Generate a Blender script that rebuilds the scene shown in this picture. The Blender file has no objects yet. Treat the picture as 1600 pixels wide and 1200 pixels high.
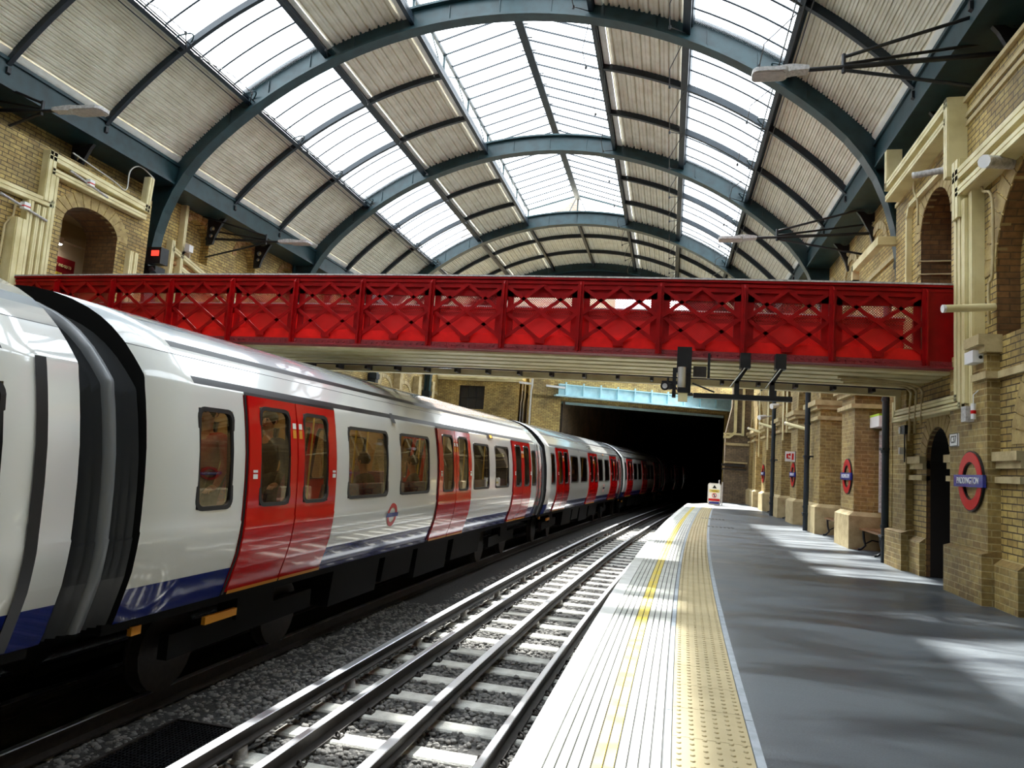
import bpy, math, random
import numpy as np
from mathutils import Vector, Matrix
from mathutils.geometry import tessellate_polygon
random.seed(7); rng = np.random.default_rng(7)
S = bpy.context.scene; COL = S.collection
PI = math.pi

# ------------------------------------------------------------------ camera, sky, sun, exposure
cam_d = bpy.data.cameras.new('camera'); cam = bpy.data.objects.new('camera', cam_d); COL.objects.link(cam)
Rv = Vector((0.97495, 0.21257, 0.06548)); Uv = Vector((-0.04100, -0.11759, 0.99222)); Fv = Vector((-0.21861, 0.97004, 0.10593))
cam.matrix_world = Matrix(((Rv.x, Uv.x, -Fv.x, 0.0), (Rv.y, Uv.y, -Fv.y, 0.0), (Rv.z, Uv.z, -Fv.z, 1.24), (0, 0, 0, 1)))
cam_d.sensor_width = 36; cam_d.lens = 25.13; cam_d.clip_start = 0.05; cam_d.clip_end = 400
S.camera = cam
W = bpy.data.worlds.new('sky'); S.world = W; W.use_nodes = True
wn = W.node_tree.nodes; wn['Background'].inputs[0].default_value = (0.86, 0.93, 1.0, 1); wn['Background'].inputs[1].default_value = 5.0
sun_d = bpy.data.lights.new('sun', 'SUN'); sun = bpy.data.objects.new('sun', sun_d); COL.objects.link(sun)
sun_d.energy = 19.0; sun_d.angle = math.radians(1.6); sun_d.color = (1.0, 0.97, 0.90)
SUN_DIR = Vector((0.20, -0.68, -1.0)).normalized()
sun.rotation_euler = SUN_DIR.to_track_quat('-Z', 'Y').to_euler(); sun.location = (-10, 30, 40)
S.view_settings.view_transform = 'Standard'; S.view_settings.look = 'None'
S.view_settings.exposure = 0.32; S.view_settings.gamma = 1.0; S.view_settings.use_curve_mapping = False
S.cycles.max_bounces = 8; S.cycles.diffuse_bounces = 5; S.cycles.glossy_bounces = 3; S.cycles.transparent_max_bounces = 16
S.cycles.use_denoising = True; S.cycles.sample_clamp_indirect = 8.0
S.cycles.caustics_reflective = False; S.cycles.caustics_refractive = False

# ------------------------------------------------------------------ materials
def mat(name, col, rough=.6, metal=0.0, noise=0.0, nscale=6.0, col2=None, coat=0.0, emit=None, es=0.0, bump=0.0, bscale=60.0, spec=None, stretch=None):
    m = bpy.data.materials.new(name); m.use_nodes = True; n = m.node_tree.nodes; l = m.node_tree.links; b = n['Principled BSDF']
    b.inputs['Roughness'].default_value = rough; b.inputs['Metallic'].default_value = metal
    if coat: b.inputs['Coat Weight'].default_value = coat; b.inputs['Coat Roughness'].default_value = .04
    if spec is not None: b.inputs['Specular IOR Level'].default_value = spec
    c2 = col2 or tuple(c * .6 for c in col)
    tc = n.new('ShaderNodeTexCoord'); mp = n.new('ShaderNodeMapping'); l.new(tc.outputs['Object'], mp.inputs[0])
    if stretch: mp.inputs['Scale'].default_value = stretch
    if noise > 0:
        t = n.new('ShaderNodeTexNoise'); t.inputs['Scale'].default_value = nscale; t.inputs['Detail'].default_value = 6; l.new(mp.outputs[0], t.inputs['Vector'])
        r = n.new('ShaderNodeValToRGB'); r.color_ramp.elements[0].position = .5 - .5 * noise * .5 - .05; r.color_ramp.elements[1].position = .62
        r.color_ramp.elements[0].color = (*c2, 1); r.color_ramp.elements[1].color = (*col, 1)
        l.new(t.outputs[0], r.inputs[0]); l.new(r.outputs[0], b.inputs['Base Color'])
    else:
        b.inputs['Base Color'].default_value = (*col, 1)
    if bump > 0:
        t2 = n.new('ShaderNodeTexNoise'); t2.inputs['Scale'].default_value = bscale; t2.inputs['Detail'].default_value = 4; l.new(mp.outputs[0], t2.inputs['Vector'])
        bp = n.new('ShaderNodeBump'); bp.inputs['Strength'].default_value = bump; bp.inputs['Distance'].default_value = .02
        l.new(t2.outputs[0], bp.inputs['Height']); l.new(bp.outputs[0], b.inputs['Normal'])
    if emit: b.inputs['Emission Color'].default_value = (*emit, 1); b.inputs['Emission Strength'].default_value = es
    return m

def brick(name, c1, c2, mortar, soot=.5, bw=.225, rh=.075, stain=(0.05, .035, .02), sscale=.9):
    m = bpy.data.materials.new(name); m.use_nodes = True; n = m.node_tree.nodes; l = m.node_tree.links; b = n['Principled BSDF']
    b.inputs['Roughness'].default_value = .62
    tc = n.new('ShaderNodeTexCoord'); sep = n.new('ShaderNodeSeparateXYZ'); l.new(tc.outputs['Object'], sep.inputs[0])
    g = n.new('ShaderNodeNewGeometry'); sn = n.new('ShaderNodeSeparateXYZ'); l.new(g.outputs['True Normal'], sn.inputs[0])
    ab = n.new('ShaderNodeMath'); ab.operation = 'ABSOLUTE'; l.new(sn.outputs[0], ab.inputs[0])
    gt = n.new('ShaderNodeMath'); gt.operation = 'GREATER_THAN'; gt.inputs[1].default_value = .7; l.new(ab.outputs[0], gt.inputs[0])
    mx = n.new('ShaderNodeMix'); mx.data_type = 'FLOAT'; l.new(gt.outputs[0], mx.inputs[0]); l.new(sep.outputs[0], mx.inputs[2]); l.new(sep.outputs[1], mx.inputs[3])
    cb = n.new('ShaderNodeCombineXYZ'); l.new(mx.outputs[0], cb.inputs[0]); l.new(sep.outputs[2], cb.inputs[1])
    bt = n.new('ShaderNodeTexBrick'); l.new(cb.outputs[0], bt.inputs['Vector'])
    bt.inputs['Scale'].default_value = 1; bt.inputs['Brick Width'].default_value = bw; bt.inputs['Row Height'].default_value = rh
    bt.inputs['Mortar Size'].default_value = .008; bt.inputs['Mortar Smooth'].default_value = .3; bt.inputs['Bias'].default_value = -.1
    bt.inputs['Color1'].default_value = (*c1, 1); bt.inputs['Color2'].default_value = (*c2, 1); bt.inputs['Mortar'].default_value = (*mortar, 1)
    t = n.new('ShaderNodeTexNoise'); t.inputs['Scale'].default_value = sscale; t.inputs['Detail'].default_value = 8; t.inputs['Roughness'].default_value = .62; l.new(tc.outputs['Object'], t.inputs['Vector'])
    r = n.new('ShaderNodeValToRGB'); r.color_ramp.elements[0].position = .36; r.color_ramp.elements[1].position = .60
    r.color_ramp.elements[0].color = (soot, soot, soot, 1); r.color_ramp.elements[1].color = (0, 0, 0, 1); l.new(t.outputs[0], r.inputs[0])
    m2 = n.new('ShaderNodeMix'); m2.data_type = 'RGBA'; l.new(r.outputs[0], m2.inputs[0]); l.new(bt.outputs['Color'], m2.inputs[6]); m2.inputs[7].default_value = (*stain, 1)
    t3 = n.new('ShaderNodeTexNoise'); t3.inputs['Scale'].default_value = 14; t3.inputs['Detail'].default_value = 3; l.new(tc.outputs['Object'], t3.inputs['Vector'])
    m3 = n.new('ShaderNodeMix'); m3.data_type = 'RGBA'; m3.blend_type = 'MULTIPLY'; m3.inputs[0].default_value = .75; l.new(m2.outputs[2], m3.inputs[6])
    r3 = n.new('ShaderNodeValToRGB'); r3.color_ramp.elements[0].position = .3; r3.color_ramp.elements[0].color = (.62, .60, .56, 1); r3.color_ramp.elements[1].position = .65; r3.color_ramp.elements[1].color = (1.15, 1.12, 1.05, 1)
    l.new(t3.outputs[0], r3.inputs[0]); l.new(r3.outputs[0], m3.inputs[7]); l.new(m3.outputs[2], b.inputs['Base Color'])
    bp = n.new('ShaderNodeBump'); bp.inputs['Strength'].default_value = .6; bp.inputs['Distance'].default_value = .01; bp.invert = True
    l.new(bt.outputs['Fac'], bp.inputs['Height']); l.new(bp.outputs[0], b.inputs['Normal'])
    return m

def glassmat(name, tint=(1, 1, 1), gloss=.12, milky=0.0, rough=.02):
    m = bpy.data.materials.new(name); m.use_nodes = True; n = m.node_tree.nodes; l = m.node_tree.links; n.clear()
    o = n.new('ShaderNodeOutputMaterial'); tr = n.new('ShaderNodeBsdfTransparent'); tr.inputs[0].default_value = (*tint, 1)
    gl = n.new('ShaderNodeBsdfGlossy'); gl.inputs['Roughness'].default_value = rough
    fr = n.new('ShaderNodeLayerWeight'); pw = n.new('ShaderNodeMath'); pw.operation = 'POWER'; pw.inputs[1].default_value = 5; l.new(fr.outputs['Facing'], pw.inputs[0])
    ad = n.new('ShaderNodeMath'); ad.operation = 'ADD'; ad.inputs[1].default_value = gloss; ad.use_clamp = True; l.new(pw.outputs[0], ad.inputs[0])
    mx = n.new('ShaderNodeMixShader'); l.new(ad.outputs[0], mx.inputs[0]); l.new(tr.outputs[0], mx.inputs[1]); l.new(gl.outputs[0], mx.inputs[2]); last = mx
    if milky:
        tl = n.new('ShaderNodeBsdfTranslucent'); tl.inputs[0].default_value = (.9, .93, .95, 1)
        nz = n.new('ShaderNodeTexNoise'); nz.inputs['Scale'].default_value = 1.2; nz.inputs['Detail'].default_value = 5
        mu = n.new('ShaderNodeMath'); mu.operation = 'MULTIPLY'; mu.inputs[1].default_value = milky * 2; l.new(nz.outputs[0], mu.inputs[0])
        m2 = n.new('ShaderNodeMixShader'); l.new(mu.outputs[0], m2.inputs[0]); l.new(mx.outputs[0], m2.inputs[1]); l.new(tl.outputs[0], m2.inputs[2]); last = m2
    l.new(last.outputs[0], o.inputs[0]); return m

M = {}
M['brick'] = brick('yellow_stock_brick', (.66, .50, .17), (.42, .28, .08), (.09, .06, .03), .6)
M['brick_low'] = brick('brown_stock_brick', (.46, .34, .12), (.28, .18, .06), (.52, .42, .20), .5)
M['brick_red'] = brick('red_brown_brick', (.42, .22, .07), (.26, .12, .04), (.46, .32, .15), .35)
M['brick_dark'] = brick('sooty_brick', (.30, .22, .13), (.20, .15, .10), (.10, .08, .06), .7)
M['reveal'] = brick('shaded_reveal_brick', (.26, .13, .045), (.17, .08, .03), (.12, .07, .03), .5)  # brown brick darkened to paint shade into the unlit jambs
M['doorshade'] = mat('doorway_shade_black', (.012, .008, .006), .8)  # near-black that paints in the shade inside the doorways
M['voussoir'] = mat('brick_voussoir', (.44, .33, .13), .7, 0, .9, 8, (.24, .16, .06), bump=.3, bscale=40)
M['stone'] = mat('buff_stone', (.55, .45, .24), .7, 0, .8, 5, (.34, .25, .12), bump=.3, bscale=30)
M['corr'] = mat('cream_corrugated_sheet', (.82, .79, .68), .5, 0, .5, 3, (.68, .64, .52))
M['flash'] = mat('pale_flashing', (.85, .85, .80), .5, 0, .4, 4, (.74, .74, .68))
M['teal'] = mat('dark_teal_paint', (.015, .048, .056), .40, 0, .6, 4, (.007, .024, .029))
M['darkteal'] = mat('blue_black_paint', (.009, .020, .030), .45, 0, .5, 5, (.005, .011, .018))
M['black'] = mat('black_iron', (.012, .013, .016), .4, 0, .3, 8)
M['rubber'] = mat('black_rubber', (.012, .012, .014), .45)
M['cream'] = mat('cream_paint', (.80, .72, .42), .45, 0, .5, 2.5, (.62, .53, .26))
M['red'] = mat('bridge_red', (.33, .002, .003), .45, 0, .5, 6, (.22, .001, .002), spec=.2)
M['skylit_red'] = mat('skylit_bright_red', (.80, .010, .008), .40, 0, .4, 5, (.62, .006, .006), spec=.3)  # brighter copy of the bridge red, painting in skylight on the inner parapet
M['darkred'] = mat('riveted_dark_red', (.26, .012, .018), .5, 0, .8, 9, (.15, .008, .012), bump=.5, bscale=40)
M['pipe'] = mat('galvanised_pipe', (.55, .55, .50), .45, .2)
M['white'] = mat('white_plastic', (.82, .82, .82), .4)
M['lampgrey'] = mat('lamp_grey', (.60, .58, .57), .5, 0, .4, 30)
M['steel'] = mat('polished_rail_steel', (.86, .88, .92), .40, 1.0)
M['rust'] = mat('dark_rusty_steel', (.035, .028, .024), .55, .2, .5, 20)
M['concrete'] = mat('sleeper_concrete', (.62, .61, .56), .8, 0, .6, 7, (.40, .39, .35), bump=.3)
M['ballast'] = mat('ballast_stone', (.22, .21, .195), .85, 0, .9, 9, (.06, .058, .055), bump=.5, bscale=50)
M['bed'] = mat('ballast_bed', (.04, .038, .036), .9, 0, .8, 30, (.03, .03, .03), bump=1.0, bscale=35)
M['paint_w'] = mat('train_white', (.74, .75, .72), .16, 0, 0, coat=.9)
M['paint_g'] = mat('train_roof_grey', (.66, .71, .74), .18, 0, 0, coat=.9)
M['paint_r'] = mat('train_red', (.60, .005, .005), .12, 0, 0, coat=.5, spec=.3)
M['paint_b'] = mat('train_blue', (.010, .022, .18), .10, 0, 0, coat=.6, spec=.3)
M['under'] = mat('underframe_black', (.005, .005, .005), .8, spec=.2)
M['orange'] = mat('orange_marker', (.75, .30, .02), .5)
M['yellow'] = mat('yellow_paint', (.80, .62, .05), .6, 0, .6, 6, (.70, .58, .22))
M['inner'] = mat('car_lining', (.52, .38, .17), .5)
M['seat'] = mat('moquette', (.06, .05, .14), .9, 0, .7, 40, (.30, .05, .05))
M['glass_t'] = glassmat('train_glass', (.56, .48, .36), .15)
M['glass_r'] = glassmat('roof_glass', (.88, .91, .93), .06, milky=.16)
M['pave'] = mat('ribbed_paving', (.66, .67, .62), .6, 0, .7, 3, (.46, .47, .43), bump=.1)
M['groove'] = mat('paving_groove', (.10, .10, .10), .8)
M['coping'] = mat('white_coping', (.82, .83, .80), .6, 0, .5, 5, (.66, .67, .63))
M['tactile'] = mat('buff_tactile_paving', (.54, .45, .26), .65, 0, .8, 4, (.44, .36, .20))
M['stripblue'] = mat('pale_joint_strip', (.42, .47, .52), .6, 0, .6, 12, (.30, .34, .38))
M['wood'] = mat('bench_wood', (.26, .13, .05), .45, 0, .7, 8, (.13, .06, .025), stretch=(8, 1, 8))
M['sign_w'] = mat('sign_white', (.85, .85, .85), .3)
M['sign_r'] = mat('sign_red', (.60, .008, .008), .3, spec=.35)
M['sign_b'] = mat('sign_blue', (.02, .03, .30), .25, coat=.6)
M['sign_k'] = mat('sign_black', (.01, .01, .01), .4)
M['green'] = mat('lime_strip', (.45, .70, .05), .5)
M['crimson'] = mat('poster_crimson', (.60, .02, .05), .4)
M['maroon'] = mat('poster_maroon', (.30, .01, .02), .4)
M['girder'] = mat('pale_blue_paint', (.55, .82, .88), .4, 0, .5, 4, (.42, .68, .76))
M['render'] = mat('beige_plaster', (.50, .42, .30), .7)
M['ledred'] = mat('red_indicator', (.5, .02, .01), .4, emit=(1, .05, .03), es=1.5)
M['lampon'] = mat('lit_ceiling_lamp', (.9, .9, .85), .5, emit=(1, .95, .85), es=30)
M['skin'] = mat('skin', (.50, .28, .18), .5)
M['hair'] = mat('dark_hair', (.02, .014, .010), .5)
M['coat_k'] = mat('dark_coat', (.03, .03, .04), .8)
M['coat_r'] = mat('red_scarf_coat', (.35, .04, .03), .8)
M['trouser'] = mat('dark_trousers', (.04, .04, .06), .8)
M['glow'] = mat('car_light', (.9, .85, .7), .5, emit=(1, .85, .55), es=2.2)
M['led'] = mat('led_lens', (.50, .46, .44), .4, 0, .6, 14, (.36, .32, .31))
M['hoop'] = mat('highlight_grey_hoop', (.13, .14, .15), .3)  # lighter grey paints in the highlight streak down the bellows
M['winframe'] = mat('dark_window', (.02, .02, .022), .25)

def asphalt():
    m = bpy.data.materials.new('blue_grey_asphalt'); m.use_nodes = True; n = m.node_tree.nodes; l = m.node_tree.links; b = n['Principled BSDF']
    tc = n.new('ShaderNodeTexCoord'); mp = n.new('ShaderNodeMapping'); l.new(tc.outputs['Object'], mp.inputs[0]); mp.inputs['Scale'].default_value = (.5, 1.6, 1)
    t = n.new('ShaderNodeTexNoise'); t.inputs['Scale'].default_value = 1.1; t.inputs['Detail'].default_value = 7; t.inputs['Roughness'].default_value = .6; t.inputs['Distortion'].default_value = .6; l.new(mp.outputs[0], t.inputs['Vector'])
    r = n.new('ShaderNodeValToRGB'); e = r.color_ramp.elements; e[0].position = .38; e[0].color = (.055, .066, .082, 1); e[1].position = .60; e[1].color = (.155, .178, .20, 1)
    l.new(t.outputs[0], r.inputs[0])
    t2 = n.new('ShaderNodeTexNoise'); t2.inputs['Scale'].default_value = 90; t2.inputs['Detail'].default_value = 2; l.new(tc.outputs['Object'], t2.inputs['Vector'])
    mx = n.new('ShaderNodeMix'); mx.data_type = 'RGBA'; mx.blend_type = 'MULTIPLY'; mx.inputs[0].default_value = .35; l.new(r.outputs[0], mx.inputs[6]); l.new(t2.outputs[0], mx.inputs[7]); l.new(mx.outputs[2], b.inputs['Base Color'])
    rr = n.new('ShaderNodeMapRange'); rr.inputs[1].default_value = .35; rr.inputs[2].default_value = .62; rr.inputs[3].default_value = .30; rr.inputs[4].default_value = .55
    l.new(t.outputs[0], rr.inputs[0]); l.new(rr.outputs[0], b.inputs['Roughness'])
    bp = n.new('ShaderNodeBump'); bp.inputs['Strength'].default_value = .15; bp.inputs['Distance'].default_value = .01; l.new(t2.outputs[0], bp.inputs['Height']); l.new(bp.outputs[0], b.inputs['Normal'])
    return m
M['asphalt'] = asphalt()

def meshscreen():
    # perforated red safety screen: holes on a diagonal grid
    m = bpy.data.materials.new('perforated_red_screen'); m.use_nodes = True; n = m.node_tree.nodes; l = m.node_tree.links; b = n['Principled BSDF']
    b.inputs['Base Color'].default_value = (.50, .01, .01, 1); b.inputs['Roughness'].default_value = .4
    tc = n.new('ShaderNodeTexCoord'); sp = n.new('ShaderNodeSeparateXYZ'); l.new(tc.outputs['Object'], sp.inputs[0])
    k = 2 * PI / .034
    def mth(op, a=None, b_=None, va=None, vb=None):
        q = n.new('ShaderNodeMath'); q.operation = op
        if a: l.new(a, q.inputs[0])
        elif va is not None: q.inputs[0].default_value = va
        if b_: l.new(b_, q.inputs[1])
        elif vb is not None: q.inputs[1].default_value = vb
        return q.outputs[0]
    sx = mth('COSINE', mth('MULTIPLY', sp.outputs[0], vb=k)); sz = mth('COSINE', mth('MULTIPLY', sp.outputs[2], vb=k))
    al = mth('GREATER_THAN', mth('MULTIPLY', sx, sz), vb=.10)
    tr = n.new('ShaderNodeBsdfTransparent'); mx = n.new('ShaderNodeMixShader'); l.new(al, mx.inputs[0]); l.new(b.outputs[0], mx.inputs[1]); l.new(tr.outputs[0], mx.inputs[2])
    l.new(mx.outputs[0], n['Material Output'].inputs[0]); return m
M['screen'] = meshscreen()

# ------------------------------------------------------------------ helpers
class MB:
    def __init__(s): s.v = []; s.f = []; s.m = []; s.sm = []
    def add(s, vs, fs, mi=0, smooth=False):
        o = len(s.v); s.v += [tuple(p) for p in vs]
        for f in fs: s.f.append(tuple(i + o for i in f)); s.m.append(mi); s.sm.append(smooth)
        return s
    def box(s, a, b, mi=0):
        x0, y0, z0 = (min(a[i], b[i]) for i in range(3)); x1, y1, z1 = (max(a[i], b[i]) for i in range(3))
        return s.add([(x0,y0,z0),(x1,y0,z0),(x1,y1,z0),(x0,y1,z0),(x0,y0,z1),(x1,y0,z1),(x1,y1,z1),(x0,y1,z1)],
                     [(0,3,2,1),(4,5,6,7),(0,1,5,4),(1,2,6,5),(2,3,7,6),(3,0,4,7)], mi)
    def bar(s, p, q, w, h, mi=0, up=(0, 0, 1)):
        p = Vector(p); q = Vector(q); d = (q - p).normalized(); u = Vector(up)
        if abs(d.dot(u)) > .98: u = Vector((0, 1, 0))
        r = d.cross(u).normalized(); u = r.cross(d)
        vs = [e + r * (sx * w / 2) + u * (sz * h / 2) for e in (p, q) for sx, sz in ((-1, -1), (1, -1), (1, 1), (-1, 1))]
        return s.add(vs, [(0,1,2,3),(7,6,5,4),(0,4,5,1),(1,5,6,2),(2,6,7,3),(3,7,4,0)], mi)
    def tube(s, pts, r, n=8, mi=0, cap=True):
        pts = [Vector(p) for p in pts]; rs = r if isinstance(r, (list, tuple)) else [r] * len(pts); vs = []; prev = None
        for i, p in enumerate(pts):
            d = (pts[min(i + 1, len(pts) - 1)] - pts[max(i - 1, 0)]).normalized()
            a = prev if prev is not None else (Vector((0, 0, 1)) if abs(d.z) < .9 else Vector((1, 0, 0)))
            u = (a - d * a.dot(d)).normalized(); v = d.cross(u); prev = u
            vs += [p + (u * math.cos(t * 2 * PI / n) + v * math.sin(t * 2 * PI / n)) * rs[i] for t in range(n)]
        fs = [(i*n+t, i*n+(t+1)%n, (i+1)*n+(t+1)%n, (i+1)*n+t) for i in range(len(pts)-1) for t in range(n)]
        s.add(vs, fs, mi, True)
        if cap: s.add(vs[:n], [tuple(range(n))[::-1]], mi); s.add(vs[-n:], [tuple(range(n))], mi)
        return s
    def prism(s, outline, holes, fn, d0, d1, mi=0, mside=None):
        """polygon with holes in (u,v); fn(u,v,d)->xyz; from depth d0 to d1"""
        loops = [list(outline)] + [list(h) for h in holes]
        flat = [p for lp in loops for p in lp]
        tris = tessellate_polygon([[Vector((u, v, 0)) for u, v in lp] for lp in loops]); n = len(flat)
        s.add([fn(u, v, d0) for u, v in flat], [tuple(t) for t in tris], mi)
        s.add([fn(u, v, d1) for u, v in flat], [tuple(t)[::-1] for t in tris], mi)
        for lp in loops:
            k = len(lp)
            s.add([fn(u, v, d0) for u, v in lp] + [fn(u, v, d1) for u, v in lp], [(i, (i+1) % k, k + (i+1) % k, k + i) for i in range(k)], mi if mside is None else mside)
        return s
    def build(s, name, mats, parent=None, smooth=None):
        me = bpy.data.meshes.new(name); me.from_pydata(s.v, [], s.f)
        for m in (mats if isinstance(mats, (list, tuple)) else [mats]): me.materials.append(M[m] if isinstance(m, str) else m)
        me.polygons.foreach_set('material_index', s.m)
        me.polygons.foreach_set('use_smooth', [True] * len(s.f) if smooth else s.sm)
        me.update()
        o = bpy.data.objects.new(name, me); COL.objects.link(o)
        if parent: o.parent = parent; o.matrix_parent_inverse = Matrix.Translation(-parent.location)
        return o

def tag(o, label=None, cat=None, group=None, kind=None):
    if label: o['label'] = label
    if cat: o['category'] = cat
    if group: o['group'] = group
    if kind: o['kind'] = kind
    return o
def thing(name, label, cat, loc=(0, 0, 0), group=None):
    o = bpy.data.objects.new(name, None); COL.objects.link(o); o.location = loc; o.empty_display_size = .1
    return tag(o, label, cat, group)
def struct(mb, name, mats, smooth=None): return tag(mb.build(name, mats, None, smooth), kind='structure')
def text(s, size, name, m, parent, mtx, depth=.004, bold=.012, sx=1.0):
    c = bpy.data.curves.new(name, 'FONT'); c.body = s; c.size = size; c.align_x = 'CENTER'; c.align_y = 'CENTER'; c.extrude = depth; c.offset = bold * size
    t = bpy.data.objects.new(name, c); COL.objects.link(t)
    dg = bpy.context.evaluated_depsgraph_get(); me = bpy.data.meshes.new_from_object(t.evaluated_get(dg)); bpy.data.objects.remove(t)
    me.transform(Matrix.Scale(sx, 4, (1, 0, 0))); me.transform(mtx); me.materials.clear(); me.materials.append(M[m])
    o = bpy.data.objects.new(name, me); COL.objects.link(o)
    if parent: o.parent = parent; o.matrix_parent_inverse = Matrix.Translation(-parent.location)
    return o
# wall-facing frames: text reading direction and normal
def face_mx(o, right, up): # columns right, up, normal
    r = Vector(right); u = Vector(up); nn = r.cross(u)
    return Matrix(((r.x, u.x, nn.x, o[0]), (r.y, u.y, nn.y, o[1]), (r.z, u.z, nn.z, o[2]), (0, 0, 0, 1)))

def smooth_path(P, n=5):
    P = [Vector(p) for p in P]; out = []
    for i in range(len(P) - 1):
        a = P[max(i-1, 0)]; b = P[i]; d = P[i+1]; e = P[min(i+2, len(P)-1)]
        for k in range(n):
            t = k / n; out.append(.5 * ((2*b) + (d - a)*t + (2*a - 5*b + 4*d - e)*t*t + (3*b - a - 3*d + e)*t**3))
    return out + [P[-1]]
def c(y):  # how far the curved track has drifted to the right at distance y
    return .00175 * y * y if y < 15 else .394 + .0525 * (y - 15) + .0011 * (y - 15) ** 2
def ys_(a, b, st): n = max(1, int(round((b - a) / st))); return [a + (b - a) * i / n for i in range(n + 1)]
def sweep(mb, prof, y0, y1, x0, step=.5, mi=0, mfun=None, closed=True, smooth=False):
    Y = ys_(y0, y1, step); n = len(prof); base = len(mb.v)
    vs = [(x0 + c(y) + px, y, pz) for y in Y for px, pz in prof]
    k = n if closed else n - 1
    fs = []; ms = []
    for i in range(len(Y) - 1):
        for j in range(k):
            fs.append((i*n+j, i*n+(j+1)%n, (i+1)*n+(j+1)%n, (i+1)*n+j)); ms.append(mfun(j) if mfun else mi)
    mb.v += vs
    for f, m_ in zip(fs, ms): mb.f.append(tuple(a + base for a in f)); mb.m.append(m_); mb.sm.append(smooth)
    if closed:
        mb.f.append(tuple(base + j for j in range(n))[::-1]); mb.m.append(mi); mb.sm.append(False)
        mb.f.append(tuple(base + (len(Y)-1)*n + j for j in range(n))); mb.m.append(mi); mb.sm.append(False)
    return mb
def arch(y0, y1, z0, zs, rise=None, n=14):
    r = (y1 - y0) / 2; h = r if rise is None else rise; cy = (y0 + y1) / 2
    return [(y0, z0), (y1, z0)] + [(cy + r * math.cos(t), zs + h * math.sin(t)) for t in [PI * i / n for i in range(n + 1)]]
XR = lambda y, z, d: (d, y, z)      # (y,z) outline in a wall plane of constant x
YR = lambda x, z, d: (x, d, z)
def rrect(x0, x1, z0, z1, r, n=5):
    out = []
    for cx, cz, a0 in ((x1 - r, z0 + r, -PI/2), (x1 - r, z1 - r, 0), (x0 + r, z1 - r, PI/2), (x0 + r, z0 + r, PI)):
        out += [(cx + r * math.cos(a0 + PI/2 * i / n), cz + r * math.sin(a0 + PI/2 * i / n)) for i in range(n + 1)]
    return out

# ------------------------------------------------------------------ ground, platforms
RAILZ = -1.11; EDGE = -.60; T1 = -2.148; T2 = -5.43
g = MB(); g.box((-60, -40, -1.40), (60, 130, -1.30)); struct(g, 'floor', 'bed')
YE = ys_(-14, 29.6, .6)
g = MB()   # near platform slab, its edge following the track
outl = [(EDGE + .64 + .40 + c(y), y) for y in YE] + [(1.85, 31.5), (1.9, 33.6), (4.6, 33.6), (4.6, -14)]
def slab(mb, outl, z0, z1, mi=0): return mb.prism(outl, [], lambda x, y, d: (x, y, d), z1, z0, mi)
slab(g, outl, -1.3, 0.0)
struct(g, 'floor', 'asphalt')
g = MB(); outl = [(EDGE + .06 + c(y), y) for y in YE] + [(1.6, 31.5), (1.95, 31.6)] + [(EDGE + 1.04 + c(y), y) for y in YE[::-1]]
slab(g, outl, -1.3, -.012); struct(g, 'floor', 'groove')
g = MB(); outl = [(-12.0, -14), (-12.0, 40)] + [(T2 - 1.56 + c(y), y) for y in ys_(-14, 40, 1)[::-1]]
slab(g, outl, -1.3, 0.0); struct(g, 'floor', 'asphalt')
def strip(o0, o1, z0, z1, y0=-14, y1=29.5, joint=1.2, gap=.008):
    mb = MB(); y = y0
    while y < y1 - .01:
        ye = min(y + joint, y1); sweep(mb, [(o0, z0), (o1, z0), (o1, z1), (o0, z1)], y + gap/2, ye - gap/2, EDGE, .4); y = ye
    return mb
struct(strip(0, .125, -.09, 0.002, joint=.9), 'trim_1', 'coping')
mb = MB(); mby = MB(); k = 0
o = .132
while o < .60:
    tgt = mby if k in (4, 5) else mb
    s_ = strip(o, o + .039, -.02, .0, joint=1.2 if k < 4 or k > 5 else 40, gap=.006 if k < 4 or k > 5 else 0)
    tgt.add(s_.v, s_.f); o += .0475; k += 1
struct(mb, 'trim_2', 'pave'); tag(mby.build('platform_line', 'yellow'), 'double yellow line painted along the ribbed platform edge paving', 'line')
struct(strip(.608, .64, -.02, .001, joint=3), 'trim_3', 'stripblue')
# tactile paving with domes
TX0, TX1 = .645, 1.0
mb = strip(TX0, TX1, -.02, .002, joint=.43, gap=.004)
nd = 6; dv = []; df = []
yy = 1.5; 
while yy < 29.3:
    seg = 8 if yy < 12 else 6
    for k in range(nd):
        cx = EDGE + c(yy) + TX0 + (k + .5) * (TX1 - TX0) / nd; b0 = len(dv)
        for rr, zz in ((.0125, .002), (.0105, .006), (.007, .0075)):
            dv += [(cx + rr * math.cos(2*PI*t/seg), yy + rr * math.sin(2*PI*t/seg), zz) for t in range(seg)]
        for L in range(2): df += [(b0+L*seg+t, b0+L*seg+(t+1)%seg, b0+(L+1)*seg+(t+1)%seg, b0+(L+1)*seg+t) for t in range(seg)]
        df.append(tuple(b0 + 2*seg + t for t in range(seg)))
    yy += .066
mb.add(dv, df, 0, True)
tag(mb.build('tactile_paving', 'tactile'), 'buff strip of blister tactile paving running the length of the platform', 'paving')
struct(strip(1.005, 1.045, -.02, .001, joint=3), 'trim_4', 'stripblue')
# service covers in the platform
for px, py in ((.95, 20.6), (.95, 17.6)):
    mb = MB()
    for k in range(7): mb.box((px + k*.09, py, .0), (px + k*.09 + .05, py + .3, .006))
    tag(mb.build('drain_cover', 'black'), 'slotted drain cover in the platform, %s of the two' % ('farther' if py > 19 else 'nearer'), 'cover')

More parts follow.
